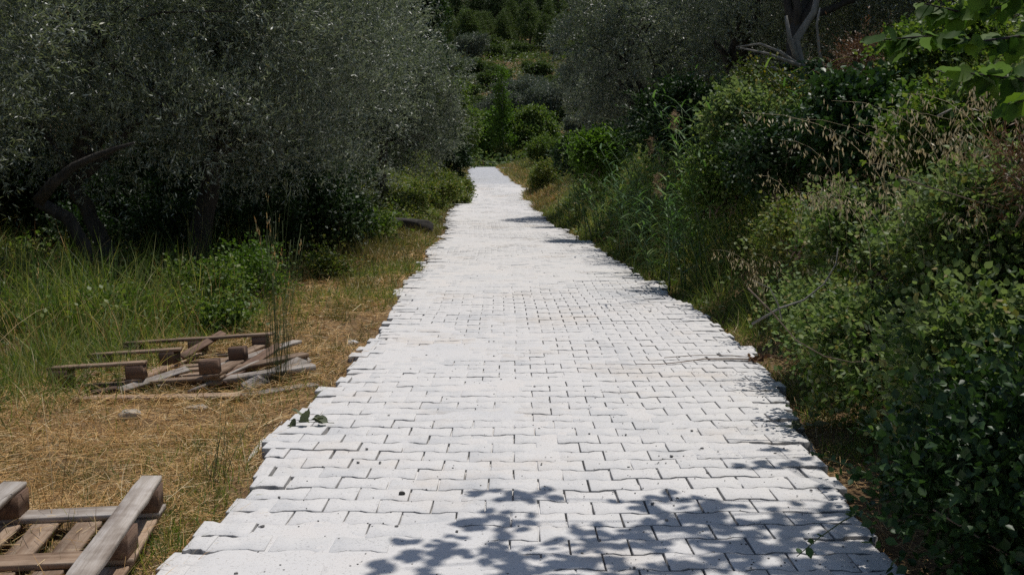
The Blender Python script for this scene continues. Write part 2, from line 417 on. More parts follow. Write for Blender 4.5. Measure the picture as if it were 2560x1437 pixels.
# ------------------------------------------------------------------ paving: interlocking double-T blocks
def paving():
    g = rng_(11)
    gap = .0040; hx = .1 - .0034; he = .0770 - gap / 2; hw = .0620 - gap / 2
    O = np.array([(-hx, -he), (-.066, -he), (-.040, -hw), (.040, -hw), (.066, -he), (hx, -he), (hx, he), (.066, he), (.040, hw), (-.040, hw), (-.066, he), (-hx, he)])
    k = len(O); I = O - np.sign(O) * np.array([.0030, .0030])
    acc = Acc(); P = .139; rows = int((99 - 1.5) / P)
    xs = np.arange(-15, 16) * .2
    loops = []; cnt = []
    for i in range(k):
        j = (i + 1) % k
        loops += [i, j, k + j, k + i]; cnt.append(4)
        loops += [k + i, k + j, 2 * k + j, 2 * k + i]; cnt.append(4)
    loops += [2 * k + i for i in range(k)]; cnt.append(k)
    loops = np.array(loops); cnt = np.array(cnt)
    C = []
    for r in range(rows):
        y = 1.5 + r * P; off = .1 * (r % 2)
        sh = float(.05 * vnoise(y * .35, 3, 3))
        cx = xs + off + sh + float((xL(y) + xR(y)) / 2 if y > 40 else (xL(40) + xR(40)) / 2 * sstep((y - 14) / 26))
        jag = .018 * g.normal(size=2) + (np.array([g.uniform(-.09, .05), 0]) if 5.5 < y < 30 and g.random() < .35 else 0) + (np.array([0, g.uniform(-.05, .09)]) if y > 5.5 and g.random() < .3 else 0)
        a0 = xL(y) + jag[0]; b0 = xR(y) + jag[1]
        row = []
        for c in cx:
            l_, r_ = max(c - .1, a0), min(c + .1, b0)
            if r_ > l_: row.append([l_, r_])
        if len(row) > 2 and row[0][1] - row[0][0] < .06: row[1][0] = row[0][0]; row.pop(0)
        if len(row) > 2 and row[-1][1] - row[-1][0] < .06: row[-2][1] = row[-1][1]; row.pop()
        for l_, r_ in row: C.append(((l_ + r_) / 2, y, (r_ - l_) / .2))
    C = np.array(C); SX = C[:, 2]; C = C[:, :2]
    # rows are not quite straight
    yy = C[:, 1] + .035 * fbm(C[:, 0] * .6, C[:, 1] * .35, 77, 2)
    C = np.stack([C[:, 0] + .01 * vnoise(C[:, 0], C[:, 1] * 1.5, 79), yy], -1)
    n = len(C)
    edge_l = C[:, 0] < xL(C[:, 1]) + .22; edge_r = C[:, 0] > xR(C[:, 1]) - .22
    ed = edge_l | edge_r
    rot = g.normal(size=n) * np.where(ed, .022, .008); dz = g.normal(size=n) * np.where(ed, .0035, .0014)
    tx = g.normal(size=n) * np.where(ed, .018, .007); ty = g.normal(size=n) * np.where(ed, .018, .007)
    C[:, 0] += np.where(ed, g.normal(size=n) * .006, 0)
    def ring(o, z):
        c, s = np.cos(rot)[:, None], np.sin(rot)[:, None]
        ox = o[None, :, 0] * SX[:, None]; x = ox * c - o[None, :, 1] * s; y = ox * s + o[None, :, 1] * c
        X = C[:, 0:1] + x; Y = C[:, 1:2] + y
        Z = road_top(X, Y) + dz[:, None] + tx[:, None] * x + ty[:, None] * y + z
        return np.stack([X, Y, Z], -1)
    V = np.concatenate([ring(O, -.08), ring(O, -.0022), ring(I, 0)], 1)
    acc.add(V.reshape(-1, 3), (np.arange(n)[:, None] * 3 * k + loops[None, :]).ravel(), np.tile(cnt, n))
    tag(acc.build('road', M['paver']), 'narrow road of pale interlocking concrete pavers with ragged edges', kind='structure')
paving()

def dust():
    ys = axis([(1.4, 9, .022), (9, 16, .05), (16, 40, .15), (40, 97, .5)])
    nu = 112; u = np.linspace(0, 1, nu)
    Y = ys[:, None] + 0 * u[None, :]
    wob = .05 * fbm(ys * 2.2, ys * 0, 55, 3)[:, None]
    x0 = xL(Y) + .02 + wob; x1 = xR(Y) - .02 - wob
    X = x0 + (x1 - x0) * u[None, :]
    cov = fbm(X * .9 + 7, Y * .55, 91, 4) * .9 + .75 * fbm(X * 6, Y * 6, 92, 3)
    cov = cov + 1.0 * np.exp(-((X + .70) / .50) ** 2) * np.exp(-((Y - 3.2) / .65) ** 2) + .16 * np.exp(-((X + .05) / .22) ** 2) * (Y < 9) + .30 * sstep((Y - 8) / 7) - .26 * sstep((X - .1) / .9) * (1 - sstep((Y - 9) / 5)) - .05
    ht = -.028 + .0290 * sstep((cov + .50 + .06 * sstep((.1 - X) / .8)) / .85) + .0014 * fbm(X * 25, Y * 25, 95, 2)
    ht = np.where(Y > 54, np.minimum(ht, -.004), ht)
    e = np.minimum(u, 1 - u)[None, :] * 2.5
    ht = ht - .02 * (1 - sstep(e / .12))
    Z = road_top(X, Y) + ht
    n, m_ = Y.shape
    i = np.arange(n - 1)[:, None] * m_; j = np.arange(m_ - 1)[None, :]
    q = np.stack([i + j, i + j + 1, i + m_ + j + 1, i + m_ + j], -1).reshape(-1, 4)
    tag(meshobj('stone_dust', np.stack([X, Y, Z], -1), quads=q, m=M['sand'], smooth=True), 'white stone dust swept into the joints of the paving', kind='stuff')
    # the bed the pavers lie on shows as white powder along both edges
    ys = axis([(1.4, 12, .06), (12, 97, .4)]); nu = 60; u = np.linspace(0, 1, nu)
    Y = ys[:, None] + 0 * u[None, :]
    x0 = xL(Y) - .04 - .05 * vnoise(ys * 2, ys * 0, 61)[:, None]; x1 = xR(Y) - .02 + .10 * np.clip(vnoise(ys * .8, ys * 0 + 4, 62), 0, 1)[:, None] + .12 * (np.exp(-((ys - 4.9) / .6) ** 2))[:, None]
    X = x0 + (x1 - x0) * u[None, :]
    Z = zr(Y) - .072 + .006 * fbm(X * 6, Y * 6, 63, 3) - .03 * (1 - sstep(np.minimum(u, 1 - u)[None, :] * 25))
    Z = np.maximum(Z, H(X, Y) + np.where(np.minimum(u, 1 - u)[None, :] * 25 > .5, .006, -.01))
    inner = (X > xL(Y) + .1) & (X < xR(Y) - .1); Z = np.where(inner, zr(Y) - .075, Z)
    n, m_ = Y.shape
    i = np.arange(n - 1)[:, None] * m_; j = np.arange(m_ - 1)[None, :]
    q = np.stack([i + j, i + j + 1, i + m_ + j + 1, i + m_ + j], -1).reshape(-1, 4)
    tag(meshobj('road_bed', np.stack([X, Y, Z], -1), quads=q, m=M['sand'], smooth=True), 'white powdery bed spilling out beside the pavers', kind='structure')
dust()

# ------------------------------------------------------------------ small stones, litter on the road
def rock_mesh(g, sx, sy, sz, sub=2, rough=.18):
    import bmesh
    bm = bmesh.new(); bmesh.ops.create_icosphere(bm, subdivisions=sub, radius=1)
    V = np.array([v.co[:] for v in bm.verts]); Fq = [[v.index for v in f.verts] for f in bm.faces]; bm.free()
    s = g.uniform(0, 50); n = fbm(V[:, 0] * 1.4 + s, V[:, 1] * 1.4 + V[:, 2] * 1.9, 7, 3)
    V = V * (1 + rough * 2 * n[:, None]); V = np.clip(V, -.86, .86)
    return V * np.array([sx, sy, sz]), np.array(Fq)
def gravel():
    g = rng_(5); a = Acc(); n = 1500
    for i in range(n):
        y = 3 + 22 * g.random() ** 1.7; x = xL(y) + .1 + (xR(y) - xL(y) - .2) * (g.random() ** .7)
        s = g.uniform(.0018, .0048) * (2.2 if g.random() < .09 else 1)
        V, Fq = rock_mesh(g, s, s * g.uniform(.6, 1), s * .6, 1, .25)
        t = g.uniform(0, 6.3); V = np.stack([V[:, 0] * math.cos(t) - V[:, 1] * math.sin(t), V[:, 0] * math.sin(t) + V[:, 1] * math.cos(t), V[:, 2]], -1)
        V += [x, y, float(road_top(x, y)) + s * .35]
        a.add(V, Fq.ravel(), np.full(len(Fq), 3))
    tag(a.build('gravel', M['gravel']), 'small grey crumbs of gravel scattered over the paving', kind='stuff')
gravel()
def rock(label, px, py, size, m, z=-.08, rot=0, cat='stone', seed=1):
    g = rng_(seed); p = unz(px, py, z); V, Fq = rock_mesh(g, *size, 3)
    o = meshobj('stone', V, quads=Fq, m=m, smooth=False); o.location = (p[0], p[1], float(H(p[0], p[1])) + size[2] * .35 if z < -.02 else float(road_top(p[0], p[1])) + size[2] * .6); o.rotation_euler = (0, 0, rot)
    return tag(o, label, cat)
rock('grey brown stone in the straw in front of the pallet pile', 325, 1072, (.065, .045, .035), M['stone'], seed=2, rot=.4)
rock('flat pale stone half buried in straw right of the grey brown stone', 490, 1052, (.075, .05, .02), M['stone'], seed=3)
rock('white stone in dry grass beside the left edge of the paving', 882, 870, (.05, .04, .03), M['white'], seed=4)
rock('small dark grey pebble alone on the paving near the leaf shadows', 1005, 1232, (.014, .010, .009), M['darkstone'], z=0, cat='pebble', seed=6)

# dark weathered block lying in the grass on the left
p0 = unz(1022, 592, -.08); g = rng_(9)
V, Fq = rock_mesh(g, .60, .20, .24, 4, .06); V[:, 2] = np.clip(V[:, 2], -.21, .17)
o = meshobj('stone_block', V, quads=Fq, m=M['darkstone']); o.location = (p0[0], p0[1] - .1, float(H(p0[0], p0[1])) + .17); o.rotation_euler = (0, R(4), R(-8))
tag(o, 'long dark weathered stone block lying in the verge grass', 'stone block')

# ------------------------------------------------------------------ boards and pallets
def board_mesh(L, w, t, g, chew=.006):
    n = 9; V = []; Fs = []
    xs = np.linspace(-L / 2, L / 2, n)
    for i, x in enumerate(xs):
        e = chew * .35 * g.normal(size=4) * (1.0 if 0 < i < n - 1 else 2.5); dx = 0 if 0 < i < n - 1 else g.uniform(-.008, .008)
        b = .002
        for (yy, zz, k) in ((-w / 2, -t / 2, 0), (w / 2, -t / 2, 1), (w / 2, t / 2 - b, 1), (w / 2 - b, t / 2, 1), (-w / 2 + b, t / 2, 0), (-w / 2, t / 2 - b, 0)):
            V.append([x + dx * (1 if k else -1), yy + e[k] * .5, zz + e[2] * .12])
    for i in range(n - 1):
        for j in range(6): Fs.append([i * 6 + j, (i + 1) * 6 + j, (i + 1) * 6 + (j + 1) % 6, i * 6 + (j + 1) % 6])
    Fs.append(list(range(6))); Fs.append([(n - 1) * 6 + j for j in range(5, -1, -1)])
    return V, Fs
def board(name, L, w, t, m, parent, loc, rz=0, g=None, tilt=0, roll=0, chew=.006):
    V, Fs = board_mesh(L, w, t, g, chew)
    o = meshobj(name, V, faces=Fs, m=m, parent=parent); o.location = loc; o.rotation_euler = (roll, tilt, rz); return o
def pallet(label, loc, rz, seed, skids, slats, tilt=(0, 0), cross=(0, 1, 2), blocks=None, mats=('greywood', 'wood', 'brownwood'), LX_=1.2, LY_=1.0, slat_len=None):
    """upside-down pallet: slats on the ground, cross boards, blocks, skid boards on top. local X = skid direction."""
    g = rng_(seed); t = thing('wooden_pallet', label, 'pallet', loc, rz); t.rotation_euler = (tilt[0], tilt[1], rz)
    cx = [-LX_ / 2 + .07, 0, LX_ / 2 - .07]; cy = [-LY_ / 2 + .05, 0, LY_ / 2 - .05]
    for y, a, b in slats:
        board('slat', b - a, .085, .019, M[mats[1]], t, ((a + b) / 2, y, .0105), R(g.normal() * .7), g)
    for i in cross:
        board('cross_board', LY_, .095, .020, M[mats[1] if g.random() < .5 else mats[0]], t, (cx[i], 0, .031), R(90) + R(g.normal() * .5), g)
    for i in range(3):
        for j in range(3):
            if blocks is not None and (i, j) not in blocks: continue
            V, Fs = board_mesh(.105, .088, .078, g, .003)
            o = meshobj('block', V, faces=Fs, m=M[mats[2]], parent=t); o.location = (cx[i], cy[j], .0805); o.rotation_euler = (0, 0, R(g.normal() * 2))
    for j, a, b, mm in skids:
        board('skid_board', b - a, .078, .018, M[mm], t, ((a + b) / 2, cy[j], .1305), R(g.normal() * .6), g, chew=.009)
    return t
# lower left pallet, far right corner of its deck at (421,1261)
A = unz(418, 1266, -.045); B = unz(322, 1425, -.045)
dv = (A - B)[:2]; dv /= np.linalg.norm(dv); ang = math.atan2(dv[1], dv[0]); pv = np.array([-dv[1], dv[0]])
c = A[:2] - dv * .77 + pv * (.5 - .04)
PAL0 = (c.copy(), dv.copy(), pv.copy())
pallet('upturned grey pallet in the straw at the lower left corner', (c[0], c[1], Hs(c[0], c[1]) + .045), ang, 21,
       [(0, -.51, .51, 'greywood'), (1, -.51, .51, 'greywood'), (2, -.51, .51, 'greywood')],
       [(y, -.50, .49 + .02 * (k % 2)) for k, y in enumerate((-.46, -.27, -.13, .0, .14, .29, .455))], mats=('greywood', 'wood', 'brownwood'), LX_=1.02, LY_=1.02)
# the pile: broken upturned pallet leaning on loose planks
ang2 = R(-2); c = np.array([-2.16, 6.38])
pallet('broken upturned brown pallet on top of the plank pile', (c[0], c[1], Hs(c[0], c[1]) + .050), ang2, 33,
       [(2, -.5, .52, 'wood'), (1, -.5, .08, 'wood'), (0, -.5, .06, 'wood')],
       [(-.50, -.48, .50), (-.33, -.2, .45), (-.12, -.5, .3), (.05, -.3, .5), (.25, -.1, .5), (.48, -.4, .5)], tilt=(R(-1.5), R(-4.2)), mats=('greywood', 'wood', 'brownwood'), LX_=1.02, LY_=1.14)
gb = rng_(44)
def plank(label, a, b, w, t, z0, z1, m, roll=0):
    a = np.asarray(a); b = np.asarray(b); d = b - a; L = float(np.linalg.norm(d)); mx = (a + b) / 2
    o = board('wooden_plank', L, w, t, m, None, (mx[0], mx[1], Hs(mx[0], mx[1]) + (z0 + z1) / 2), math.atan2(d[1], d[0]), gb, -math.atan2(z1 - z0, L), roll, .003)
    tag(o, label, 'plank', 'loose planks of the pallet pile'); return o
G = lambda px, py: unz(px, py, -.045)[:2]
plank('thick grey plank with its end nearest the paving', G(520, 985), G(785, 955), .09, .030, .07, .10, M['greywood'])
plank('grey plank at the bottom of the pile, its end by the dark gap', G(560, 1005), G(785, 972), .09, .022, .012, .02, M['greywood'])
plank('short brown plank stacked above the thick grey plank', G(560, 965), G(765, 935), .085, .026, .10, .135, M['wood'])
plank('long thin grey plank crossing the middle of the pile', G(345, 985), G(735, 920), .09, .022, .03, .10, M['greywood'])
plank('long grey brown plank at the back edge of the pile', G(520, 960), G(745, 905), .07, .020, .09, .15, M['greywood'])
plank('brown plank along the front edge of the pile', G(190, 1012), G(600, 1008), .09, .022, .02, .03, M['wood'])
plank('narrow split plank poking out left of the front blocks', G(235, 1000), G(400, 975), .06, .02, .03, .05, M['brownwood'])
plank('reddish splintered plank between the two front blocks', G(430, 985), G(560, 975), .06, .02, .07, .075, M['brownwood'])
plank('sloping pale plank behind the second row of blocks', G(540, 950), G(660, 905), .07, .02, .10, .13, M['wood'])

plank('thin brown plank slanting up across the right of the pile', G(555, 985), G(700, 915), .055, .018, .09, .16, M['brownwood'], .4)
plank('thin grey plank tipped on its edge at the right end of the pile', G(610, 990), G(770, 935), .07, .018, .04, .10, M['greywood'], .9)
plank('thin grey slat lying crooked over the front of the pile', G(300, 1000), G(470, 965), .055, .016, .05, .10, M['greywood'], .3)
plank('narrow brown slat under the leaning boards', G(400, 960), G(600, 930), .05, .016, .06, .11, M['wood'], -.4)
plank('split slat pointing up behind the second row of blocks', G(455, 930), G(560, 895), .05, .015, .08, .16, M['brownwood'], .5)
plank('weathered slat fallen across the gap of the pile', G(480, 1000), G(640, 950), .06, .016, .06, .12, M['greywood'], -.3)
plank('short broken board end lying in front of the pile', G(420, 1008), G(500, 1014), .06, .018, .02, .03, M['wood'], .2)
# ------------------------------------------------------------------ trees
def twig_cloud(g, acc, lobes, ntw, per, Lt, leafL, leafW, shell=.55, up=.25, tmpl=T_DIA, cut=True, spread=.95):
    c = np.array([l[0] for l in lobes], float); r = np.array([np.broadcast_to(l[1], (3,)) for l in lobes], float)
    wts = np.prod(r, 1) ** .667; wts /= wts.sum()
    k = g.choice(len(lobes), ntw, p=wts); d = rand_dirs(g, ntw)
    kp = (d[:, 2] > -.25) | (g.random(ntw) < .45); k = k[kp]; d = d[kp]; ntw = len(k)
    rad = (shell + (1 - shell) * g.random(ntw) ** .6)
    rad *= 1 + .24 * fbm(d[:, 0] * 3 + k * 7.7, d[:, 1] * 3 + d[:, 2] * 2.3, 13, 2)
    P = c[k] + d * r[k] * rad[:, None]; out = unit(d / r[k])
    if cut and len(lobes) > 1:
        keep = np.ones(ntw, bool)
        for i in range(len(lobes)):
            ins = (((P - c[i]) / r[i]) ** 2).sum(1) < .45
            keep &= ~(ins & (k != i) & (g.random(ntw) < .75))
        P = P[keep]; out = out[keep]
    n = len(P)
    T = unit(out * .75 + rand_dirs(g, n) * .65 + np.array([0, 0, up]))
    t = g.random((n, per)); Ls = Lt * g.uniform(.6, 1.3, n) * np.where(g.random(n) < .10, 2.1 if tmpl is T_DIA else 1.3, 1)
    pos = P[:, None, :] + T[:, None, :] * (t * Ls[:, None])[..., None]
    D = unit(T[:, None, :] * .6 + g.normal(size=(n, per, 3)) * .5 * spread)
    Nn = unit(g.normal(size=(n, per, 3)) * .6 + np.array([0, 0, .9]) + out[:, None, :] * .4)
    m = n * per; sc = g.uniform(.65, 1.2, m)
    acc.cl(tmpl, pos.reshape(-1, 3), D.reshape(-1, 3), Nn.reshape(-1, 3), leafL * sc, leafW * sc)

def sublobes(g, c, r, n, rs=(.28, .48), low=-.5, sep=.45):
    """clumps spread over an ellipsoid"""
    out = []; c = np.array(c, float); r = np.array(r, float)
    i = 0
    while len(out) < n and i < 2000:
        i += 1; d = unit(g.normal(size=3)); 
        if d[2] < low and g.random() < .7: continue
        p = c + d * r * g.uniform(.5, .9); s = float(g.uniform(*rs)) * float(min(r))
        if all(np.linalg.norm(p - o[0]) > sep * (s + o[1][0]) for o in out):
            out.append((p, np.array([s, s, s * g.uniform(.7, 1.0)])))
    return out

def tree(name, label, loc, crown_c, crown_r, seed, nlobe=26, ntw=9000, per=13, leaf=(.062, .014), m='olive', lobes=None, trunk=.16, fork=None, lean=(0, 0), extra=None, bk='bark', cat='tree', group=None, Lt=.30, tmpl=T_DIA, rs=(.20, .36), stems=1, limbs=True, shell=.5, up=.25, rz=0):
    g = rng_(seed); t = thing(name, label, cat, loc, rz, group)
    lb = sublobes(g, crown_c, crown_r, int(nlobe * 1.5), (.25, .42) if m == 'olive' else rs, sep=.70 if m == 'olive' else .45) if lobes is None else lobes
    if extra: lb = lb + extra
    # trunk and limbs
    a = Acc(); cc = np.array(crown_c, float); fz = fork if fork else max(.6, (cc[2] - crown_r[2]) + .3)
    for s in range(stems):
        o = np.array([g.normal() * .12 * (stems > 1), g.normal() * .12 * (stems > 1), 0])
        top = np.array([lean[0] + g.normal() * .15 * (s > 0) * 3, lean[1], fz])
        path = limb(o + [0, 0, -.25], top, g, 9, .10); rad = trunk / (1 + .35 * (stems - 1)) * np.interp(np.linspace(0, 1, 9), [0, .12, .4, 1], [1.5, 1.1, .9, .75])
        e = top + (cc - top) * .35; path = np.concatenate([path, [top + (e - top) * .3, top + (e - top) * .65, e]]); rad = np.concatenate([rad, rad[-1] * np.array([.85, .65, .35])])
        a.tube(path, rad, 11, g, .10)
        if limbs:
            sel = sorted(lb, key=lambda l: -l[1][0])[:18]; sel = sel[s::stems]
            hubs = [top + (cc - top) * .45 + unit(g.normal(size=3)) * np.array(crown_r) * .35 for _ in range(4)]
            for h in hubs: a.tube(limb(top - [0, 0, .05], h, g, 7), np.linspace(trunk * .62, trunk * .28, 7), 8, g, .06)
            for l in sel:
                h = min(hubs, key=lambda q: np.linalg.norm(q - l[0])); a.tube(limb(h, l[0], g, 6, .15), np.linspace(trunk * .24, trunk * .06, 6), 6)
    a.build('trunk', M[bk], t, True)
    c = Acc(); twig_cloud(g, c, lb, ntw, per, Lt, leaf[0], leaf[1], .72 if m == 'olive' else shell, up, tmpl)
    c.build('crown', M[m], t)
    return t
def at(x, y, dz=0): return (x, y, Hs(x, y) + dz)

# left olives
tree('olive_tree', 'nearest olive tree, a dark trunk and silvery leaves at the left edge', at(-4.62, 8.6), (-.6, -.5, 2.9), (1.75, 1.6, 2.0), 101, 26, 9500, trunk=.14, fork=1.5, lean=(-.1, .2))
tA = tree('olive_tree', 'olive tree with a leaning trunk and a bare curved limb, second from the left', at(-4.35, 11.2), (.2, .5, 3.1), (2.2, 1.8, 2.1), 102, 36, 15500, extra=[(np.array([1.0, -.8, 1.75]), np.array([.9, .5, .45]))], trunk=.10, fork=1.15, lean=(-.55, .2))
gl = rng_(7)
def px_path(pts, y, base): return np.array([und(a, b, y) for a, b in pts]) - np.array(base)
a = Acc(); a.tube(px_path([(95, 505), (135, 455), (185, 415), (240, 390), (290, 372), (335, 357)], 9.6, tA.location), [.06, .05, .042, .034, .024, .010], 9, gl, .05)
a.build('bare_limb', M['bark'], tA, True); a = Acc()
a.tube(px_path([(240, 700), (215, 620), (170, 545), (95, 505)], 10.4, tA.location), [.085, .075, .07, .06], 9, gl, .05)
a.build('leaning_stem', M['bark'], tA, True)
tree('olive_tree', 'thick dark olive trunk leaning right, third tree from the left', at(-4.0, 12.6), (1.0, .8, 3.2), (1.7, 1.7, 2.2), 103, 28, 10500, extra=[(np.array([1.3, -.5, 1.5]), np.array([.8, .6, .45]))], trunk=.14, fork=1.5, lean=(.35, .1))
tree('olive_tree', 'wide olive tree behind the pallets, its low boughs over dark undergrowth', at(-3.6, 16.6), (0.0, 0, 3.3), (1.75, 2.0, 2.5), 104, 34, 13500, extra=[(np.array([.9, -.9, 1.15]), np.array([.8, .6, .5])), (np.array([-.4, -1, 1.2]), np.array([.9, .6, .45]))], trunk=.18, fork=1.3, leaf=(.068, .016))
tree('olive_tree', 'slim olive tree at the far end of the left row, above the green bank', at(-3.3, 26), (.3, 0, 3.0), (1.75, 1.9, 1.9), 105, 26, 9000, per=13, trunk=.15, leaf=(.085, .021))
# right olives on the bank
tree('olive_tree', 'broad olive tree on the right bank leaning over the road', at(3.9, 29), (-.1, 0, 2.9), (2.55, 2.4, 2.9), 111, 36, 12000, trunk=.18, leaf=(.095, .023), stems=2)
tF = tree('olive_tree', 'olive tree with pale bare branches on the right bank', at(3.75, 14.2), (.95, .9, 2.8), (2.2, 1.6, 1.7), 112, 34, 11500, trunk=.11, fork=1.3, lean=(.1, 0))
a = Acc()
a.tube(px_path([(2005, 330), (1995, 240), (2000, 160), (1990, 100), (2035, 30), (2050, -40)], 13.6, tF.location), [.10, .085, .07, .055, .045, .035], 9, gl, .04)
a.tube(px_path([(1998, 165), (1975, 100), (1965, 40)], 13.5, tF.location), [.045, .032, .02], 7)
a.tube(px_path([(1998, 165), (1950, 130), (1900, 110), (1840, 118)], 13.4, tF.location), [.03, .022, .016, .008], 6)
a.tube(px_path([(2000, 165), (1960, 150), (1920, 135), (1850, 120)], 13.2, tF.location), [.03, .022, .018, .008], 6)
a.tube(px_path([(1995, 200), (1970, 185), (1935, 170), (1890, 165)], 13.2, tF.location), [.028, .022, .016, .008], 6)
a.tube(px_path([(2065, 190), (2048, 130), (2042, 60), (2050, 20)], 13.2, tF.location), [.02, .018, .015, .01], 6)
a.build('bare_branch', M['palebark'], tF, True)
tree('olive_tree', 'dark olive tree between the leaning one and the pale branches', at(4.5, 20), (.1, 0, 3.0), (2.2, 2.0, 2.2), 113, 30, 10500, trunk=.15, leaf=(.075, .018), stems=2)
tree('olive_tree', 'rearmost right hand olive tree in deep shade near the top right', at(6.6, 15.5), (0, 0, 2.9), (2.6, 2.2, 2.3), 114, 28, 9000, trunk=.16, leaf=(.075, .018))
tree('olive_tree', 'distant olive tree right of the far bend, behind the leaning one', at(5.2, 44), (0, 0, 3.0), (2.6, 2.4, 2.4), 115, 24, 6500, trunk=.17, leaf=(.12, .03))
# more of the grove behind, shared meshes
back = tree('olive_tree', 'olive tree deep in the left grove behind the front row', at(-9.4, 15.5), (0, 0, 2.8), (2.4, 2.4, 2.4), 120, 28, 7500, per=12, trunk=.17, leaf=(.09, .022), group='olive trees deep in the grove')
for i, (x, y, s) in enumerate([(-7.0, 18.5, 1.1), (-12.5, 14, 1.15), (-6.3, 23, 1.1), (-11, 21, 1.2), (-8.8, 28, 1.2), (-6.4, 34, 1.05), (-14.5, 17, 1.3), (-15, 26, 1.3), (-12, 35, 1.3), (-8, 42, 1.25), (-14.5, 11, 1.2), (-11.8, 9.0, 1.1), (-18, 21, 1.4)]):
    dup(back, at(x, y), i * 1.7, (s, s, s))
for i, (x, y, s) in enumerate([(7.2, 22, 1.1), (7.4, 29, 1.15), (10.5, 19, 1.2), (11, 26, 1.2), (9, 36, 1.2), (10, 13.5, 1.1), (14, 17, 1.3), (8.0, 46, 1.2), (14.5, 30, 1.3), (13.5, 11, 1.2)]):
    o = dup(back, at(x, y), i * 2.1 + 1, (s, s, s), 'olive tree up the slope behind the right hand bank'); o['group'] = 'olive trees up the right slope'

# ------------------------------------------------------------------ trees beyond the bend and on the hill
tree('walnut_tree', 'tall dark broadleaf tree rising behind the left olives', at(-5.4, 47), (0, 0, 7.2), (2.3, 2.2, 5.0), 130, 40, 9000, per=8, leaf=(.20, .13), m='dark', trunk=.25, tmpl=T_DIA, Lt=.5, bk='pinebark')
tree('walnut_tree', 'bright leaved tree at the left where the road ends', at(-3.4, 62), (0, 0, 3.4), (1.5, 1.6, 2.5), 131, 22, 5000, per=8, leaf=(.16, .10), m='bush', trunk=.12, Lt=.4)
def poplar():
    g = rng_(140); x, y = float(und(1256, 400, 97)[0]), 97
    t = thing('poplar_tree', 'slender poplar standing above the end of the road', 'tree', at(x, y))
    lb = [(np.array([.28 * g.normal(), .28 * g.normal(), 2.2 + i * .40]), np.array([.42, .42, .40]) * np.interp(i, [0, 6, 18], [1.3, 1.1, .75]) * g.uniform(.7, 1.25)) for i in range(18)]
    a = Acc(); a.tube([[0, 0, -.3], [.05, 0, 3], [0, 0, 6], [0, 0, 9]], [.15, .11, .08, .03], 8); a.build('trunk', M['palebark'], t, True)
    c = Acc(); twig_cloud(g, c, lb, 1300, 7, .55, .16, .13, .3, .8, cut=False); c.build('crown', M['bright'], t)
poplar()
tree('broadleaf_tree', 'round green tree with a dark hollow beside the poplar', at(float(und(1252, 300, 101)[0]), 101), (0, 0, 3.6), (2.2, 2, 2.7), 141, 22, 4200, per=8, leaf=(.2, .15), m='bright', trunk=.15, Lt=.5)
tree('broadleaf_tree', 'green tree right of the poplar half hidden by olive leaves', at(float(und(1335, 300, 99)[0]), 99), (0, 0, 3.2), (2.2, 2, 2.6), 142, 22, 4200, per=8, leaf=(.2, .15), m='bush', trunk=.15, Lt=.5)
tree('broadleaf_tree', 'green tree left of the poplar beyond the bend', at(float(und(1195, 300, 104)[0]), 104), (0, 0, 3.2), (1.7, 2, 2.9), 143, 22, 4200, per=8, leaf=(.2, .15), m='bush', trunk=.15, Lt=.5)
g = rng_(150)
hill_olive = tree('olive_tree', 'round silvery olive tree on the lower hillside', at(4, 128), (0, 0, 2.9), (2.7, 2.7, 2.4), 151, 18, 2600, per=8, leaf=(.26, .09), m='olive_far', trunk=.2, Lt=.5, group='olive trees on the lower hillside')
for k in range(95):
    y = g.uniform(112, 186); x = g.uniform(-.30, .30) * y + g.normal() * 3
    if abs(x + 2 - .0 * y) < 2.2 and y < 160 and g.random() < .6: continue
    s = g.uniform(.45, 1.3); dup(hill_olive, at(x, y), g.uniform(0, 6), (s, s, s * g.uniform(.8, 1)))
pines = []
for v in range(3):
    gg = rng_(160 + v)
    lb = []
    for i in range(15):
        h = i / 14; z = 3.2 + h * 6.5; rr = (1 - h) ** .7 * 2.3 + .5
        for _ in range(3):
            th = gg.uniform(0, 6.28); lb.append((np.array([math.cos(th) * rr * .55, math.sin(th) * rr * .55, z + gg.normal() * .3]), np.array([rr * .5, rr * .5, .55])))
    mm = 'pine' if v else 'pined'
    lab = ['dark pine tree in the wood at the top of the hillside', 'mid green pine tree on the hillside above the olives', 'bushy green pine tree on the hillside above the olives'][v]
    pines.append(tree('pine_tree', lab, at([-9, 9, -14][v], [240, 205, 212][v]), (0, 0, 6.5), (2.3, 2.3, 3.4), 170 + v, lobes=lb, ntw=3600, per=10, leaf=(.22, .075), m=mm, trunk=.2, fork=8.5, limbs=False, bk='pinebark', Lt=.45, group=['dark pines at the top of the hillside', 'green pines on the hillside', 'bushy pines on the hillside'][v]))
for k in range(230):
    y = g.uniform(186, 262); x = g.uniform(-.24, .24) * y + g.normal() * 3
    v = (1 if g.random() < .5 else 2) if y < 222 else 0
    s = g.uniform(.45, 1.0) * (1 if v else 1.3); w_ = g.uniform(.8, 1.25); dup(pines[v], at(x, y), g.uniform(0, 6), (s * w_, s * w_, s))
for k in range(110):
    y = g.uniform(262, 340); x = g.uniform(-.22, .22) * y
    s = g.uniform(1.1, 1.6); dup(pines[0], at(x, y), g.uniform(0, 6), (s, s, s))

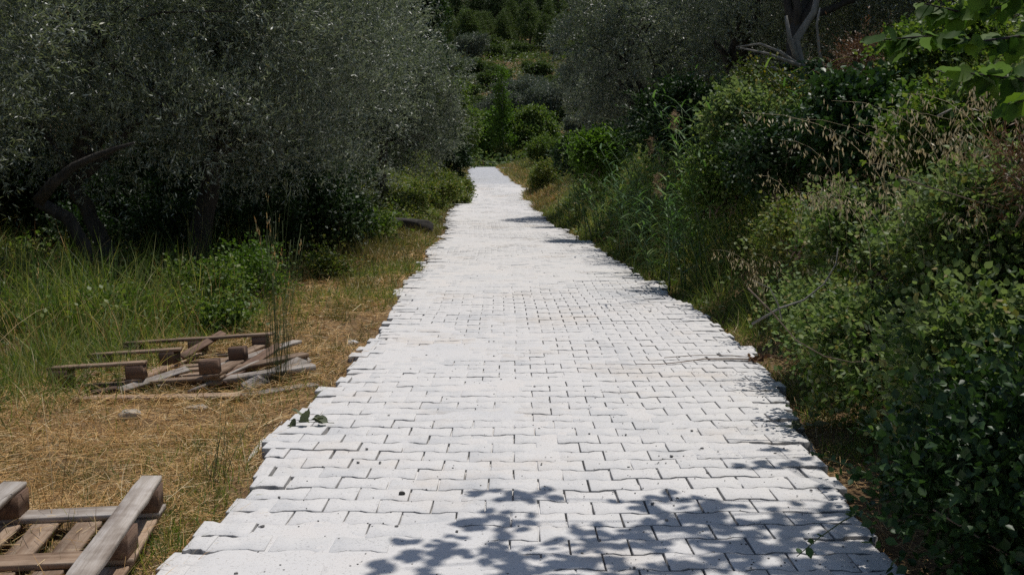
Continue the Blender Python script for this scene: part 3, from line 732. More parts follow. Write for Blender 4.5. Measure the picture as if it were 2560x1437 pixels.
# ------------------------------------------------------------------ bushes
def bush(name, label, loc, r, seed, m='bramble', n=1500, per=7, leaf=(.05, .036), nl=9, tmpl=T_OVAL, stems=10, cat='bush', group=None, Lt=.22, sink=.25, rs=(.35, .6), bk='twig', lobes=None, shell=.45):
    g = rng_(seed); t = thing(name, label, cat, loc, 0, group); r = np.array(r, float)
    lb = sublobes(g, (0, 0, r[2] * (1 - sink)), r * .85, nl, rs, -.2) if lobes is None else lobes
    c = Acc(); twig_cloud(g, c, lb, n, per, Lt, leaf[0], leaf[1], shell, .2, tmpl)
    ns = int(26 * min(r) / .5) + 10; st = Acc()
    for i in range(ns):
        l = lb[g.integers(len(lb))]; d = unit(g.normal(size=3) * [1, 1, .4] + [0, 0, .9]); p = l[0] + d * l[1] * .7; Ln = float(min(r)) * g.uniform(.5, 1.15)
        tt = np.linspace(0, 1, 7)[:, None]; path = p + d * tt * Ln - np.array([0, 0, 1]) * tt ** 2 * Ln * g.uniform(.1, .6)
        st.tube(path, np.linspace(.004, .0015, 7), 4); mm = 18; tl = g.random(mm); Q = np.stack([np.interp(tl, tt[:, 0], path[:, q]) for q in range(3)], -1)
        c.cl(tmpl, Q, unit(g.normal(size=(mm, 3)) * .8 + d * .5), unit(g.normal(size=(mm, 3)) * .5 + [0, 0, 1]), leaf[0] * g.uniform(.5, 1.1, mm), leaf[1] * g.uniform(.6, 1, mm))
    c.build('foliage', M[m], t)
    st.build('shoots', M['rush'], t)
    if stems:
        a = Acc()
        for i in range(stems):
            l = lb[g.integers(len(lb))]; e = l[0] + unit(g.normal(size=3)) * l[1] * .8
            a.tube(limb([g.normal() * r[0] * .2, g.normal() * r[1] * .2, -.05], e, g, 6, .2), np.linspace(.008, .003, 6), 5)
        a.build('stems', M[bk], t)
    return t
# brambles on the right bank: (px, py, y) of centre, radius, leaf kind
BR = [
 ('dark bramble bush filling the bottom right corner', 2640, 1330, 3.0, (.50, .5, .45), 'ivy', 3400, .034),
 ('dense bramble bush with mid green leaves low at the right edge', 2560, 1020, 3.7, (.60, .6, .42), 'bramble', 4600, .033),
 ('leafy bramble mound beside the paving under the dead branch', 2260, 900, 4.9, (.48, .6, .28), 'bramble', 2800, .032),
 ('bramble bush at the right edge below the dry oats', 2520, 660, 4.7, (.65, .7, .42), 'bramble', 4600, .034),
 ('bramble mound with grey green leaves left of the oats', 2230, 620, 6.4, (.62, .7, .34), 'bramble', 3000, .036),
 ('shaded vine bush above the oats under the hanging branch', 2470, 350, 6.4, (.6, .6, .40), 'bush', 2600, .045),
 ('glossy ivy bush in the middle of the right bank', 2150, 340, 8.6, (.55, .6, .42), 'ivy', 2600, .055),
 ('bright green bush below the olive with pale branches', 1870, 310, 11, (.60, .6, .34), 'bramble', 1300, .05),
 ('dark tangled shrub in the hollow behind the reeds', 2010, 440, 9.4, (.7, .8, .55), 'dark', 2600, .045),
 ('low weedy bush between the reeds and the brambles', 2010, 590, 7.6, (.35, .4, .16), 'bushy', 700, .028),
 ('small bramble bush by the paving edge near the dry twig', 2060, 800, 5.9, (.28, .4, .12), 'bramble', 900, .028),
 ('dark shrub at the foot of the leaning olive', 1500, 400, 24, (1.1, 1.0, .7), 'dark', 2400, .07),
 ('shady shrub under the middle olives of the right bank', 1720, 330, 16.5, (1.2, 1, .8), 'dark', 3000, .06),
 ('grey green shrub at the upper right behind the vine bush', 2400, 240, 9.5, (.8, .8, .45), 'bush', 2000, .05),
 ('weedy green shrub in front of the reeds halfway up the bank', 1800, 470, 10.8, (.5, .5, .35), 'bush', 1700, .035),
 ('pale leaved shrub at the start of the reed bed', 1490, 390, 19, (.5, .6, .45), 'bright', 1300, .06),
]
for i, (lab, px, py, y, r, m, n, lf) in enumerate(BR):
    p = und(px, py, y)
    bush('bramble_bush' if m in ('bramble', 'ivy') else 'shrub', lab, (p[0], p[1], max(p[2] - r[2] * .75, Hs(p[0], p[1]) - .1)), r, 200 + i, m, n, 7, (lf, lf * .75), 20, stems=14, rs=(.22, .45))
# left undergrowth
LB = [
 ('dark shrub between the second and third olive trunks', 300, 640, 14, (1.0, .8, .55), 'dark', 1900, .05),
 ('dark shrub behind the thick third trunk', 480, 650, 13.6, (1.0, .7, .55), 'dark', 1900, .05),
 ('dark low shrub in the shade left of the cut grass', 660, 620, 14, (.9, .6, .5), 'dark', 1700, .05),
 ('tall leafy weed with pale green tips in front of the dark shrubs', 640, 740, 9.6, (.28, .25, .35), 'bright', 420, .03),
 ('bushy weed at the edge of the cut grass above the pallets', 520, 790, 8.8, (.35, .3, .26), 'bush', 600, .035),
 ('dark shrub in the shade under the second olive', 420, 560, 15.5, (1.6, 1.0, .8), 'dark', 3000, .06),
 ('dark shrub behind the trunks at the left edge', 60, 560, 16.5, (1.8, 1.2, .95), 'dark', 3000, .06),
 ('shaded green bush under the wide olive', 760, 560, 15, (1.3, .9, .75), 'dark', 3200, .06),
 ('green bush with small leaves left of the stone block', 870, 545, 17.5, (.75, .8, .5), 'bush', 2400, .05),
 ('low leafy weed clump behind the pallets', 640, 700, 10.0, (.28, .3, .14), 'bush', 300, .035),
 ('leafy weed clump by the second trunk', 560, 800, 8.0, (.22, .2, .12), 'bush', 260, .035),
 ('dense weed clump left of the pallets', 270, 790, 8.2, (.3, .25, .14), 'bush', 450, .035),
 ('reddish weedy bush beside the cut grass', 810, 650, 12.0, (.3, .3, .16), 'bushy', 450, .04),
 ('yellow green bramble bank left of the road, nearest part', 1010, 470, 27, (.9, 1.8, .42), 'bushy', 2600, .065),
 ('yellow green bramble bank below the far left olive', 1085, 425, 34, (.9, 2.2, .55), 'bushy', 3000, .075),
 ('green bush where the left bank meets the road', 1130, 440, 41, (.8, 2.0, .7), 'bushy', 2800, .085),
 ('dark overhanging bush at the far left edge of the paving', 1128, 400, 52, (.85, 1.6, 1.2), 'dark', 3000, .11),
 ('small shrub at the far end of the paving on the left', 1130, 392, 88, (1.6, 1.5, 1.2), 'bush', 2400, .14),
 ('low shrub straight across the end of the road', 1290, 380, 97, (2.6, 1.5, 1.3), 'bushy', 2600, .15),
 ('leafy shrub at the right of the road end', 1370, 390, 72, (1.8, 1.5, 1.2), 'bush', 2600, .12),
 ('yellow green shrub right of the road before the bend', 1372, 415, 48, (1.2, 1.8, .8), 'bushy', 3200, .085),
]
for i, (lab, px, py, y, r, m, n, lf) in enumerate(LB):
    p = und(px, py, y)
    bush('shrub', lab, (p[0], p[1], Hs(p[0], p[1])), r, 300 + i, m, n, 7, (lf, lf * .7), 10, tmpl=T_OVAL if y < 12 else T_DIA, stems=8)
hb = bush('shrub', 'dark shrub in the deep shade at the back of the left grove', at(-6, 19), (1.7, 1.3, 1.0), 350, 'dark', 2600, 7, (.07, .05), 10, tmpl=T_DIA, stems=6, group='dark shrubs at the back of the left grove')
for i in range(16):
    x, y = [(-4.6, 21), (-8, 17.5), (-9.5, 20), (-12, 18), (-5.8, 25), (-8, 24), (-11, 24), (-14, 22), (-4.8, 30), (-7.5, 31), (-10.5, 30), (-5.6, 17.5), (-10.8, 17.5), (-13, 28), (-5.2, 37), (-8, 37)][i]
    s_ = 1 + .25 * math.sin(i * 2.3); dup(hb, at(x, y), i * 1.3, (s_, s_, s_))
hb2 = bush('shrub', 'low green scrub bush on the far hillside', at(-4, 112), (2.2, 2.0, 1.3), 351, 'pine', 1700, 7, (.22, .12), 16, tmpl=T_DIA, stems=0, group='scrub bushes on the hillside')
gq = rng_(352)
for i in range(170):
    y = gq.uniform(106, 205); x = gq.uniform(-.2, .2) * y; s_ = gq.uniform(.6, 1.3); dup(hb2, at(x, y), gq.uniform(0, 6), (s_, s_, s_))
p = und(1925, 245, 12.2); bush('flowering_shrub', 'shrub with small yellow flowers beside the ivy covered trunk', (p[0], p[1], p[2] - .35), (.6, .5, .36), 340, 'yflower', 1300, 7, (.035, .025), 9)
p = und(2150, 165, 11); bush('dry_weed', 'rust coloured dry weed high on the right bank', (p[0], p[1], p[2] - .2), (.4, .3, .22), 341, 'rust', 900, 7, (.04, .012), 7, tmpl=T_DIA)
p = und(2490, 520, 4.4); bush('dry_weed', 'rust brown weed tangle at the right edge below the oats', (p[0], p[1] - .35, p[2]), (.30, .3, .14), 342, 'rust', 500, 7, (.035, .006), 6, tmpl=T_DIA)

# ------------------------------------------------------------------ grass, straw (nobody could count it)
GBX = [0, 150, 300, 420, 560, 640, 700, 900, 1000, 1050, 1110]; GBY = [1010, 985, 950, 880, 850, 800, 720, 645, 610, 590, 560]
def zone(P):
    px, py = proj(P); return py - np.interp(px, GBX, GBY), px, py
def sample_ground(g, n, x0, x1, y0, y1, pw=1.6):
    u = g.random(n); y = (y0 ** (1 - pw) + u * (y1 ** (1 - pw) - y0 ** (1 - pw))) ** (1 / (1 - pw))
    x = g.uniform(x0, x1, n); return np.stack([x, y, H(x, y)], -1)
blades = [_strip(4, 1.0, b) for b in (.3, .9, 1.5)]
def blade_cloud(a, g, P, h, w, lean=.35):
    n = len(P); k = g.integers(0, 3, n)
    for v in range(3):
        s = k == v; m = int(s.sum())
        if not m: continue
        D = unit(np.array([0, 0, 1.]) + g.normal(size=(m, 3)) * np.array([lean, lean, .05])); az = g.uniform(0, 6.283, m)
        Nn = np.stack([np.cos(az), np.sin(az), 0 * az + .1], -1)
        a.cl(blades[v], P[s], D, Nn, h[s], w[s])
def straw():
    g = rng_(400); a = Acc()
    P = sample_ground(g, 230000, -7, -.4, 2.4, 20, 1.8)
    z, px, py = zone(P); off = xL(P[:, 1]) - P[:, 0]
    keep = (off > -.02) & (z + 60 * fbm(P[:, 0] * 1.5, P[:, 1] * 1.2, 71, 3) > -15 - 10 * g.random(len(P))) & (fbm(P[:, 0] * 2.2, P[:, 1] * 2.2, 73, 3) > -.18 - .5 * g.random(len(P)))
    pp = P[:, :2] - PAL0[0]; la = pp @ PAL0[1]; lc = pp @ PAL0[2]; keep &= ~((np.abs(la) < .53) & (np.abs(lc) < .53) & (g.random(len(P)) < .8))
    P = P[keep]; n = len(P); P[:, 2] += g.random(n) ** 2 * (.05 + .09 * np.clip(fbm(P[:, 0] * 1.8, P[:, 1] * 1.8, 76, 3) + .2, 0, 1)) * np.clip((xL(P[:, 1]) - P[:, 0]) * 4, .25, 1)
    az = g.uniform(0, 6.283, n) + .0; D = np.stack([np.cos(az), np.sin(az), np.abs(g.normal(size=n)) * .16 - .03], -1)
    sc = np.clip(P[:, 1] / 5, .8, 3)
    a.cl(T_NEEDLE, P, D, unit(g.normal(size=(n, 3)) * .5 + [0, 0, 1]), g.uniform(.03, .20, n) * g.uniform(.5, 1.2, n), g.uniform(.0009, .0030, n) * sc)
    # standing stubble and dry stalks
    Q = P[g.choice(n, 5000)]; m = len(Q); blade_cloud(a, g, Q, g.uniform(.06, .22, m), np.full(m, .003), .6)
    tag(a.build('straw', M['straw']), 'golden dry straw lying over the left verge', kind='stuff')
straw()
def green_left():
    g = rng_(401); a = Acc()
    P = sample_ground(g, 110000, -10, -1.2, 5, 22, 1.6)
    z, px, py = zone(P); off = xL(P[:, 1]) - P[:, 0]
    keep = (off > .25) & (z + 50 * fbm(P[:, 0] * 1.5, P[:, 1] * 1.2, 72, 3) < 10) & (fbm(P[:, 0] * 1.1, P[:, 1] * 1.1, 74, 3) > -.22)
    keep &= ~((px > 260) & (py < 700) & (P[:, 1] < 30) & (g.random(len(P)) < .8))
    P = P[keep]; n = len(P); hh = (.10 + .62 * np.clip(1.4 * fbm(P[:, 0] * 1.1, P[:, 1] * 1.1, 75, 3) + .45, 0, 1)) * g.uniform(.4, 1.35, n)
    z = zone(P)[0]; hh *= np.clip(-z / 120 + .35, .3, 1)
    blade_cloud(a, g, P, hh, g.uniform(.004, .010, n) * np.clip(P[:, 1] / 8, 1, 2), .3)
    tag(a.build('grass', M['grass']), 'tall green grass under the left olive trees', kind='stuff')
    a = Acc(); Q = P[g.choice(n, 5200)].copy(); Q[:, :2] += g.normal(size=(5200, 2)) * .08; hq = g.uniform(.2, .75, 5200) * np.clip(-zone(Q)[0] / 100 + .5, .4, 1)
    blade_cloud(a, g, Q, hq, np.full(5200, .003) * np.clip(Q[:, 1] / 8, 1, 2), .35); tag(a.build('dry_grass', M['straw']), 'dry yellow stalks mixed into the tall grass on the left', kind='stuff')
    # sparse green tufts in the straw and along the road
    a = Acc(); C = sample_ground(g, 1700, -6, -.9, 3, 34, 1.5); C = C[xL(C[:, 1]) - C[:, 0] > .06]
    idx = np.repeat(np.arange(len(C)), 26); P = C[idx] + g.normal(size=(len(idx), 3)) * [.05, .05, 0]; P[:, 2] = H(P[:, 0], P[:, 1])
    ok = xL(P[:, 1]) - P[:, 0] > .01; P = P[ok]; n = len(P); blade_cloud(a, g, P, g.uniform(.04, .16, n) * np.clip(P[:, 1] / 8, .8, 1.8), g.uniform(.002, .004, n) * np.clip(P[:, 1] / 5, 1, 3), .6)
    tag(a.build('verge_grass', M['grassd']), 'short olive green tufts along the left road edge', kind='stuff')
    a = Acc()
    for px, py, k, hh in ((425, 1150, 260, .10), (450, 1180, 160, .08), (535, 1240, 260, .13), (560, 1290, 200, .12), (480, 1350, 300, .13), (430, 1400, 300, .12), (600, 1130, 200, .10), (250, 1120, 90, .10), (700, 1000, 200, .16), (820, 960, 160, .08), (930, 760, 500, .14), (980, 740, 500, .14),
                          (860, 760, 300, .16), (1010, 680, 500, .18), (960, 690, 500, .18), (1060, 620, 500, .2), (900, 700, 400, .2), (760, 770, 300, .2), (690, 800, 300, .22), (600, 840, 300, .25), (330, 940, 300, .3), (240, 950, 300, .3), (150, 990, 300, .3), (60, 1010, 260, .25), (40, 1060, 200, .2)):
        q = unz(px, py, -.05); Q = q + g.normal(size=(k, 3)) * [.10 + .02 * q[1], .10 + .03 * q[1], 0]; Q = Q[xL(Q[:, 1]) - Q[:, 0] > .02]; Q[:, 2] = H(Q[:, 0], Q[:, 1]); n = len(Q)
        blade_cloud(a, g, Q, hh * g.uniform(.5, 1.3, n), g.uniform(.002, .005, n) * max(1, q[1] / 6), .5)
    tag(a.build('verge_grass', M['grass']), 'patches of fresh green grass growing through the straw', kind='stuff')
    a = Acc(); P = sample_ground(g, 60000, -7, -1, 14, 90, 1.1); off = xL(P[:, 1]) - P[:, 0]; P = P[(off > .05) & (off < 3.5)]
    n = len(P); off = xL(P[:, 1]) - P[:, 0]; blade_cloud(a, g, P, g.uniform(.10, .35, n) * np.clip(.4 + off, .4, 1.4), g.uniform(.004, .008, n) * np.clip(P[:, 1] / 12, 1, 5), .5)
    tag(a.build('verge_grass', M['grassd']), 'dry and green grass along the far left verge', kind='stuff')
green_left()
def left_bank():
    g = rng_(405); a = Acc(); P = sample_ground(g, 120000, -8, -1, 21, 70, 1.3); off = xL(P[:, 1]) - P[:, 0]
    P = P[(off > .15) & (off < 3.6) & (fbm(P[:, 0] * .9, P[:, 1] * .5, 88, 3) > -.5 + .5 * (off[:] < .6))]; n = len(P); off = xL(P[:, 1]) - P[:, 0]
    hgt = np.clip(off * .55, .06, .8) * (1 + .9 * fbm(P[:, 0] * .8, P[:, 1] * .5, 89, 3)) * np.clip((P[:, 1] - 20) / 5, .2, 1)
    P[:, 2] += g.random(n) ** .7 * np.clip(hgt, .03, 1.3); sc = np.clip(P[:, 1] / 30, .8, 2) * g.uniform(.7, 1.3, n)
    a.cl(T_DIA, P, unit(g.normal(size=(n, 3)) * [1, 1, .7]), unit(g.normal(size=(n, 3)) * .6 + [0, 0, 1]), .065 * sc, .042 * sc)
    tag(a.build('undergrowth', M['bushy']), 'yellow green creepers and weeds covering the left bank', kind='stuff')
left_bank()
def green_right():
    g = rng_(402); a = Acc()
    P = sample_ground(g, 85000, .9, 5.5, 4.5, 34, 1.35); off = P[:, 0] - xR(P[:, 1])
    P = P[(off > .06) & (off < 2.2) & (fbm(P[:, 0] * 1.6, P[:, 1] * 1.2, 81, 3) > -.35)]
    n = len(P); off = P[:, 0] - xR(P[:, 1])
    blade_cloud(a, g, P, g.uniform(.12, .60, n) * np.clip(.30 + off * 1.0, .30, 1.1) * np.clip(P[:, 1] / 9, .5, 1.1), g.uniform(.003, .008, n) * np.clip(P[:, 1] / 10, .8, 2.5), .45)
    tag(a.build('grass', M['grass']), 'green grass growing up the right hand bank', kind='stuff')
    a = Acc(); P = sample_ground(g, 90000, -3, 6, 5, 103, 1.05); off = P[:, 0] - xR(P[:, 1]); P = P[(off > .02) & (off < np.clip(P[:, 1] / 18, .35, 4.5))]
    n = len(P); blade_cloud(a, g, P, g.uniform(.05, .28, n) * np.clip(P[:, 1] / 25, .5, 1.2), g.uniform(.003, .006, n) * np.clip(P[:, 1] / 10, 1, 5), .6)
    tag(a.build('verge_grass', M['grassd']), 'dry yellowed grass at the right road edge', kind='stuff')
    for mm, nn, o1, lab, h0 in (('straw', 22000, 1.3, 'dry straw coloured grass along the right side of the far road', .30), ('grassd', 30000, 6, 'yellow green grass on the low bank right of the far road', .40), ('grass', 16000, 6, 'green grass on the low bank right of the far road', .40)):
        a = Acc(); y = g.uniform(38, 103, nn); x = xR(y) + .03 + o1 * g.random(nn) ** 1.3; P = np.stack([x, y, H(x, y)], -1)
        P = P[fbm(x * .8, y * .3, 96, 2) > -.4]; n = len(P); blade_cloud(a, g, P, h0 * g.uniform(.4, 1.3, n), .0006 * P[:, 1] * g.uniform(.6, 1.2, n), .6)
        tag(a.build('verge_grass', M[mm]), lab, kind='stuff')
    # bank undergrowth: leaves of low creepers carpeting the slope
    a = Acc(); P = sample_ground(g, 150000, 1.0, 10, 2.2, 34, 1.5); off = P[:, 0] - xR(P[:, 1])
    P = P[(off > .18) & (g.random(len(P)) < np.clip(off * 1.2, .1, 1))]; n = len(P); off = P[:, 0] - xR(P[:, 1])
    P[:, 2] += g.random(n) * np.clip(off * .5, .05, .50) * (1 + .9 * fbm(P[:, 0] * 1.5, P[:, 1] * 1.5, 83, 2))
    sc = np.clip(P[:, 1] / 7, .8, 2.2) * g.uniform(.7, 1.3, n)
    a.cl(T_OVAL, P, unit(g.normal(size=(n, 3)) * [1, 1, .5] + [-.3, -.3, 0]), unit(g.normal(size=(n, 3)) * .5 + [-.2, -.3, 1]), .036 * sc, .028 * sc)
    tag(a.build('undergrowth', M['bramble']), 'low creeping undergrowth covering the right bank', kind='stuff')
    # grasses and dry stems standing among the creepers all over the bank
    for mm, nn, lab, h0, h1, wd in (('grass', 26000, 'wild grass standing among the creepers of the right bank', .15, .50, .006), ('straw', 7000, 'dry stems standing among the creepers of the right bank', .2, .65, .0025)):
        a = Acc(); P = sample_ground(g, nn, 1.3, 8, 2.6, 26, 1.25); off = P[:, 0] - xR(P[:, 1])
        P = P[(off > .3) & (fbm(P[:, 0] * 1.3, P[:, 1] * 1.1, 90, 3) > -.1)]; n = len(P); P[:, 2] += .1 * g.random(n)
        blade_cloud(a, g, P, g.uniform(h0, h1, n), np.full(n, wd) * np.clip(P[:, 1] / 9, .6, 2), .5); tag(a.build('wild_grass', M[mm]), lab, kind='stuff')
    # straw litter at the right edge of the paving
    a = Acc(); P = sample_ground(g, 16000, 1, 4, 2.6, 14, 1.7); off = P[:, 0] - xR(P[:, 1]); P = P[(off > -.02) & (off < .45) & (fbm(P[:, 0], P[:, 1] * 1.3, 84, 3) > -.1)]
    n = len(P); P[:, 2] += g.random(n) * .04; az = g.uniform(0, 6.28, n); D = np.stack([np.cos(az), np.sin(az), np.abs(g.normal(size=n)) * .25], -1)
    a.cl(T_NEEDLE, P, D, np.tile([0, 0, 1.], (n, 1)), g.uniform(.04, .15, n), g.uniform(.0012, .0025, n) * np.clip(P[:, 1] / 5, .9, 2))
    tag(a.build('straw', M['straw']), 'wisps of dry straw along the right paving edge', kind='stuff')
green_right()
def left_leaves():
    g = rng_(403); a = Acc()
    P = sample_ground(g, 60000, -16, -1.5, 7, 40, 1.3); z = zone(P)[0]; off = xL(P[:, 1]) - P[:, 0]
    P = P[((z < -20) | (P[:, 1] > 22)) & (off > .8)]; n = len(P)
    P[:, 2] += g.random(n) * .35 * np.clip(1 + fbm(P[:, 0], P[:, 1], 85, 2), .1, 2); sc = np.clip(P[:, 1] / 9, .9, 2.5) * g.uniform(.7, 1.3, n)
    a.cl(T_DIA, P, unit(g.normal(size=(n, 3)) * [1, 1, .5]), unit(g.normal(size=(n, 3)) * .5 + [0, 0, 1]), .045 * sc, .03 * sc)
    tag(a.build('undergrowth', M['bush']), 'leafy undergrowth beneath the left olive trees', kind='stuff')
    a = Acc(); P = np.stack([g.uniform(-40, 40, 150000), g.uniform(90, 210, 150000), np.zeros(150000)], -1); P[:, 2] = H(P[:, 0], P[:, 1])
    keep = fbm(P[:, 0] * .12, P[:, 1] * .06, 86, 3) > -.40; P = P[keep]; n = len(P); P[:, 2] += g.random(n) * (1.2 + 1.0 * fbm(P[:, 0] * .3, P[:, 1] * .3, 87, 2))
    a.cl(T_DIA, P, unit(g.normal(size=(n, 3)) * [1, 1, .6]), unit(g.normal(size=(n, 3)) * .6 + [0, 0, 1]), g.uniform(.25, .5, n), g.uniform(.15, .3, n))
    tag(a.build('undergrowth', M['pine']), 'scrub covering the far hillside between the trees', kind='stuff')
left_leaves()

# ------------------------------------------------------------------ reeds, rush clump, oats
LEAFS = _strip(6, 1.0, 1.1)
def reed(label, x, y, seed, n=9, h=1.3, plumes=0, sp=.25):
    g = rng_(seed); t = thing('reed_clump', label, 'reeds', at(x, y)); st = Acc(); lf = Acc(); pl = Acc(); n = int(n * 1.5)
    for i in range(n):
        b = np.array([g.normal() * sp, g.normal() * sp, -.05]); hh = h * g.uniform(.7, 1.15); ln = g.normal(size=2) * .22 + [-.18, -.05]
        tt = np.linspace(0, 1, 7)[:, None]; path = b + np.concatenate([ln[0] * tt ** 1.7 * hh, ln[1] * tt ** 1.7 * hh, tt * hh], 1)
        st.tube(path, np.linspace(.008, .003, 7), 5)
        m = 11; tl = np.linspace(.18, .98, m); P = np.stack([np.interp(tl, tt[:, 0], path[:, k]) for k in range(3)], -1)
        az = g.uniform(0, 6.28) + np.arange(m) * math.pi + g.normal(size=m) * .5
        D = unit(np.stack([np.cos(az), np.sin(az), np.full(m, .75)], -1)); Nn = unit(np.stack([-np.cos(az) * .6, -np.sin(az) * .6, np.ones(m)], -1))
        lf.cl(LEAFS, P, D, Nn, g.uniform(.25, .48, m), g.uniform(.016, .026, m))
        if i < plumes:
            k = 160; q = path[-1] + np.stack([g.normal(size=k) * .022, g.normal(size=k) * .022, g.random(k) * .22], -1)
            pl.cl(T_DIA, q, unit(g.normal(size=(k, 3)) * .4 + [-.5, 0, .1]), rand_dirs(g, k), g.uniform(.03, .07, k), .005)
    st.build('stems', M['reed'], t); lf.build('leaves', M['reed'], t)
    if plumes: pl.build('plume', M['plume'], t)
RE = [('reed clump with two feathery plumes halfway up the bank', 2.45, 12.0, 12, 1.4, 2), ('nearest reed clump, arching over the verge grass', 2.1, 10.8, 10, 1.15, 1), ('tall reed clump behind the plumed one', 2.5, 13.6, 14, 1.6, 0),
      ('reed clump leaning towards the road, left of the plumes', 2.15, 14.6, 10, 1.35, 1), ('bushy reed clump in the middle of the reed bed', 2.3, 17.0, 12, 1.4, 0), ('dark reed clump at the far end of the reed bed', 2.0, 20.5, 12, 1.4, 0),
      ('low reed clump close to the road shadow', 1.75, 24.5, 10, 1.2, 0), ('sparse reeds right of the plumes in front of dark shrubs', 3.2, 10.6, 7, 1.15, 1), ('reeds in the shade behind the reed bed', 3.2, 16, 12, 1.5, 0), ('bright reed clump at the foot of the bank below the plumes', 2.05, 12.4, 12, 1.0, 0), ('bright reed clump leaning over the road edge grass', 1.95, 15.6, 12, 1.15, 0), ('small bright reeds by the road before the first shadow', 1.75, 18.6, 12, 1.2, 0), ('reed fan just left of the dark hollow', 2.75, 10.9, 11, 1.3, 1)]
for i, (lab, x, y, n, h, pl_) in enumerate(RE): reed(lab, x, y, 500 + i, n, h, pl_)

def rush(label, px, py, seed, n, h, spread, sp=.035, m='rush', w=.0022, cat='rush', z=-.08, heads=True, y=None):
    g = rng_(seed); p = unz(px, py, z) if y is None else und(px, py, y); t = thing('rush_clump', label, cat, at(p[0], p[1])); a = Acc(); hd = Acc()
    for i in range(n):
        b = np.array([g.normal() * sp, g.normal() * sp, -.02]); hh = h * g.uniform(.45, 1.05); ln = g.normal(size=2) * spread
        tt = np.linspace(0, 1, 6)[:, None]; path = b + np.concatenate([ln[0] * tt ** 1.5 * hh, ln[1] * tt ** 1.5 * hh, tt * hh], 1); a.tube(path, np.linspace(w, w * .5, 6), 4)
        if heads and i % 3 == 0:
            k = 8; q = path[-1] - (path[-1] - path[-2]) * g.random((k, 1)) * .5; hd.cl(T_DIA, q, unit(path[-1] - path[-2] + g.normal(size=(k, 3)) * .03), rand_dirs(g, k), .03, .005)
    a.build('stems', M[m], t)
    if heads: hd.build('seed_heads', M['straw'], t)
    return t
rush('clump of tall green rushes in front of the right end of the pallet pile', 700, 985, 520, 48, 1.02, .08, w=.0014)
rush('tall thin grass stalks standing behind the pallet pile', 680, 760, 521, 12, 1.15, .10, .12)
rush('dry grass stalk at the left beside the upturned pallet', 130, 1330, 522, 7, .48, .18, .05, 'straw', .0016, 'dry grass')
rush('sparse dry stalks in the straw near the paving edge', 545, 1240, 523, 12, .36, .20, .03, 'rush', .0018, 'grass tuft')
rush('tall stalks in front of the shaded undergrowth at the left', 60, 900, 524, 14, .8, .14, .25)

def oats(label, x, y, dz, seed, n=26, h=.75, lean=(-.30, -.10), sp=.20):
    g = rng_(seed); t = thing('wild_oats', label, 'wild oats', at(x, y, dz)); a = Acc(); s = Acc()
    for i in range(n):
        b = np.array([g.normal() * sp, g.normal() * sp, 0]); hh = h * g.uniform(.6, 1.2); ln = np.array(lean) + g.normal(size=2) * .25
        tt = np.linspace(0, 1, 8)[:, None]; path = b + np.concatenate([ln[0] * tt ** 2 * hh, ln[1] * tt ** 2 * hh, (tt - .35 * tt ** 3) * hh], 1); a.tube(path, np.linspace(.0011, .0005, 8), 4)
        k = 30; tl = g.uniform(.55, 1, k); P = np.stack([np.interp(tl, tt[:, 0], path[:, c]) for c in range(3)], -1) + g.normal(size=(k, 3)) * [.03, .03, .02] - [0, 0, .015]
        s.cl(T_DIA, P, unit(g.normal(size=(k, 3)) * .35 + [0, 0, -1]), rand_dirs(g, k), g.uniform(.022, .036, k), .008)
    a.build('stems', M['oat'], t); s.build('seed_heads', M['oat'], t)
def oat_px(label, px, py, y, seed, **k):
    p = und(px, py, y); oats(label, p[0], p[1], p[2] - Hs(p[0], p[1]) - .35, seed, **k)
oat_px('dry wild oats with hanging pale seed heads at the right edge', 2500, 330, 4.6, 530, n=20)
oat_px('dry wild oats left of the largest clump, over the brambles', 2330, 370, 4.9, 531, n=15)
oat_px('loose dry oat stalks lying over the brambles at the right', 2400, 470, 4.5, 532, n=11, h=.6, lean=(-.6, -.2))
oat_px('thin oat clump in front of the dark hollow', 2120, 470, 6.2, 533, n=8, h=.6)
oat_px('few oat seed heads low among the bramble leaves', 2060, 640, 6.3, 534, n=9, h=.5)

# ------------------------------------------------------------------ dead branches, twig, wilted leaves, sticks
def branch_px(name, label, cat, pts, y, rad, m='twig', subs=()):
    a = Acc(); base = und(pts[0][0], pts[0][1], y if np.isscalar(y) else y[0]); t = None
    ys = [y] * len(pts) if np.isscalar(y) else y
    P = np.array([und(p[0], p[1], yy) for p, yy in zip(pts, ys)]) - base
    a.tube(P, np.linspace(rad, rad * .4, len(P)), 7)
    for s in subs:
        Q = np.array([und(p[0], p[1], p[2]) for p in s]) - base; a.tube(Q, np.linspace(rad * .7, rad * .2, len(Q)), 5)
    o = a.build(name, M[m], None, True); o.location = base; return tag(o, label, cat)
branch_px('dead_branch', 'grey forked dead branch arching out of the bramble mound', 'branch', [(1880, 810), (1950, 770), (2010, 750), (2060, 710), (2090, 660), (2095, 620)], [4.8, 4.8, 4.8, 4.8, 4.8, 4.8], .006, 'palebark', [[(1955, 800, 4.8), (1945, 760, 4.8), (1925, 720, 4.8), (1880, 700, 4.8)]])
branch_px('dead_branch', 'long thin dead stem trailing down through the brambles', 'branch', [(1870, 720), (1930, 780), (1990, 850), (2060, 890), (2130, 905), (2200, 900)], 4.5, .0035, 'twig')
branch_px('dead_branch', 'straight pale dry stalk across the right bank brambles', 'branch', [(2240, 440), (2330, 470), (2430, 500), (2550, 540)], 4.1, .0035, 'twig')
branch_px('dead_branch', 'short pale broken stick above the oats', 'branch', [(2345, 292), (2362, 282), (2380, 272)], 4.9, .009, 'palebark')
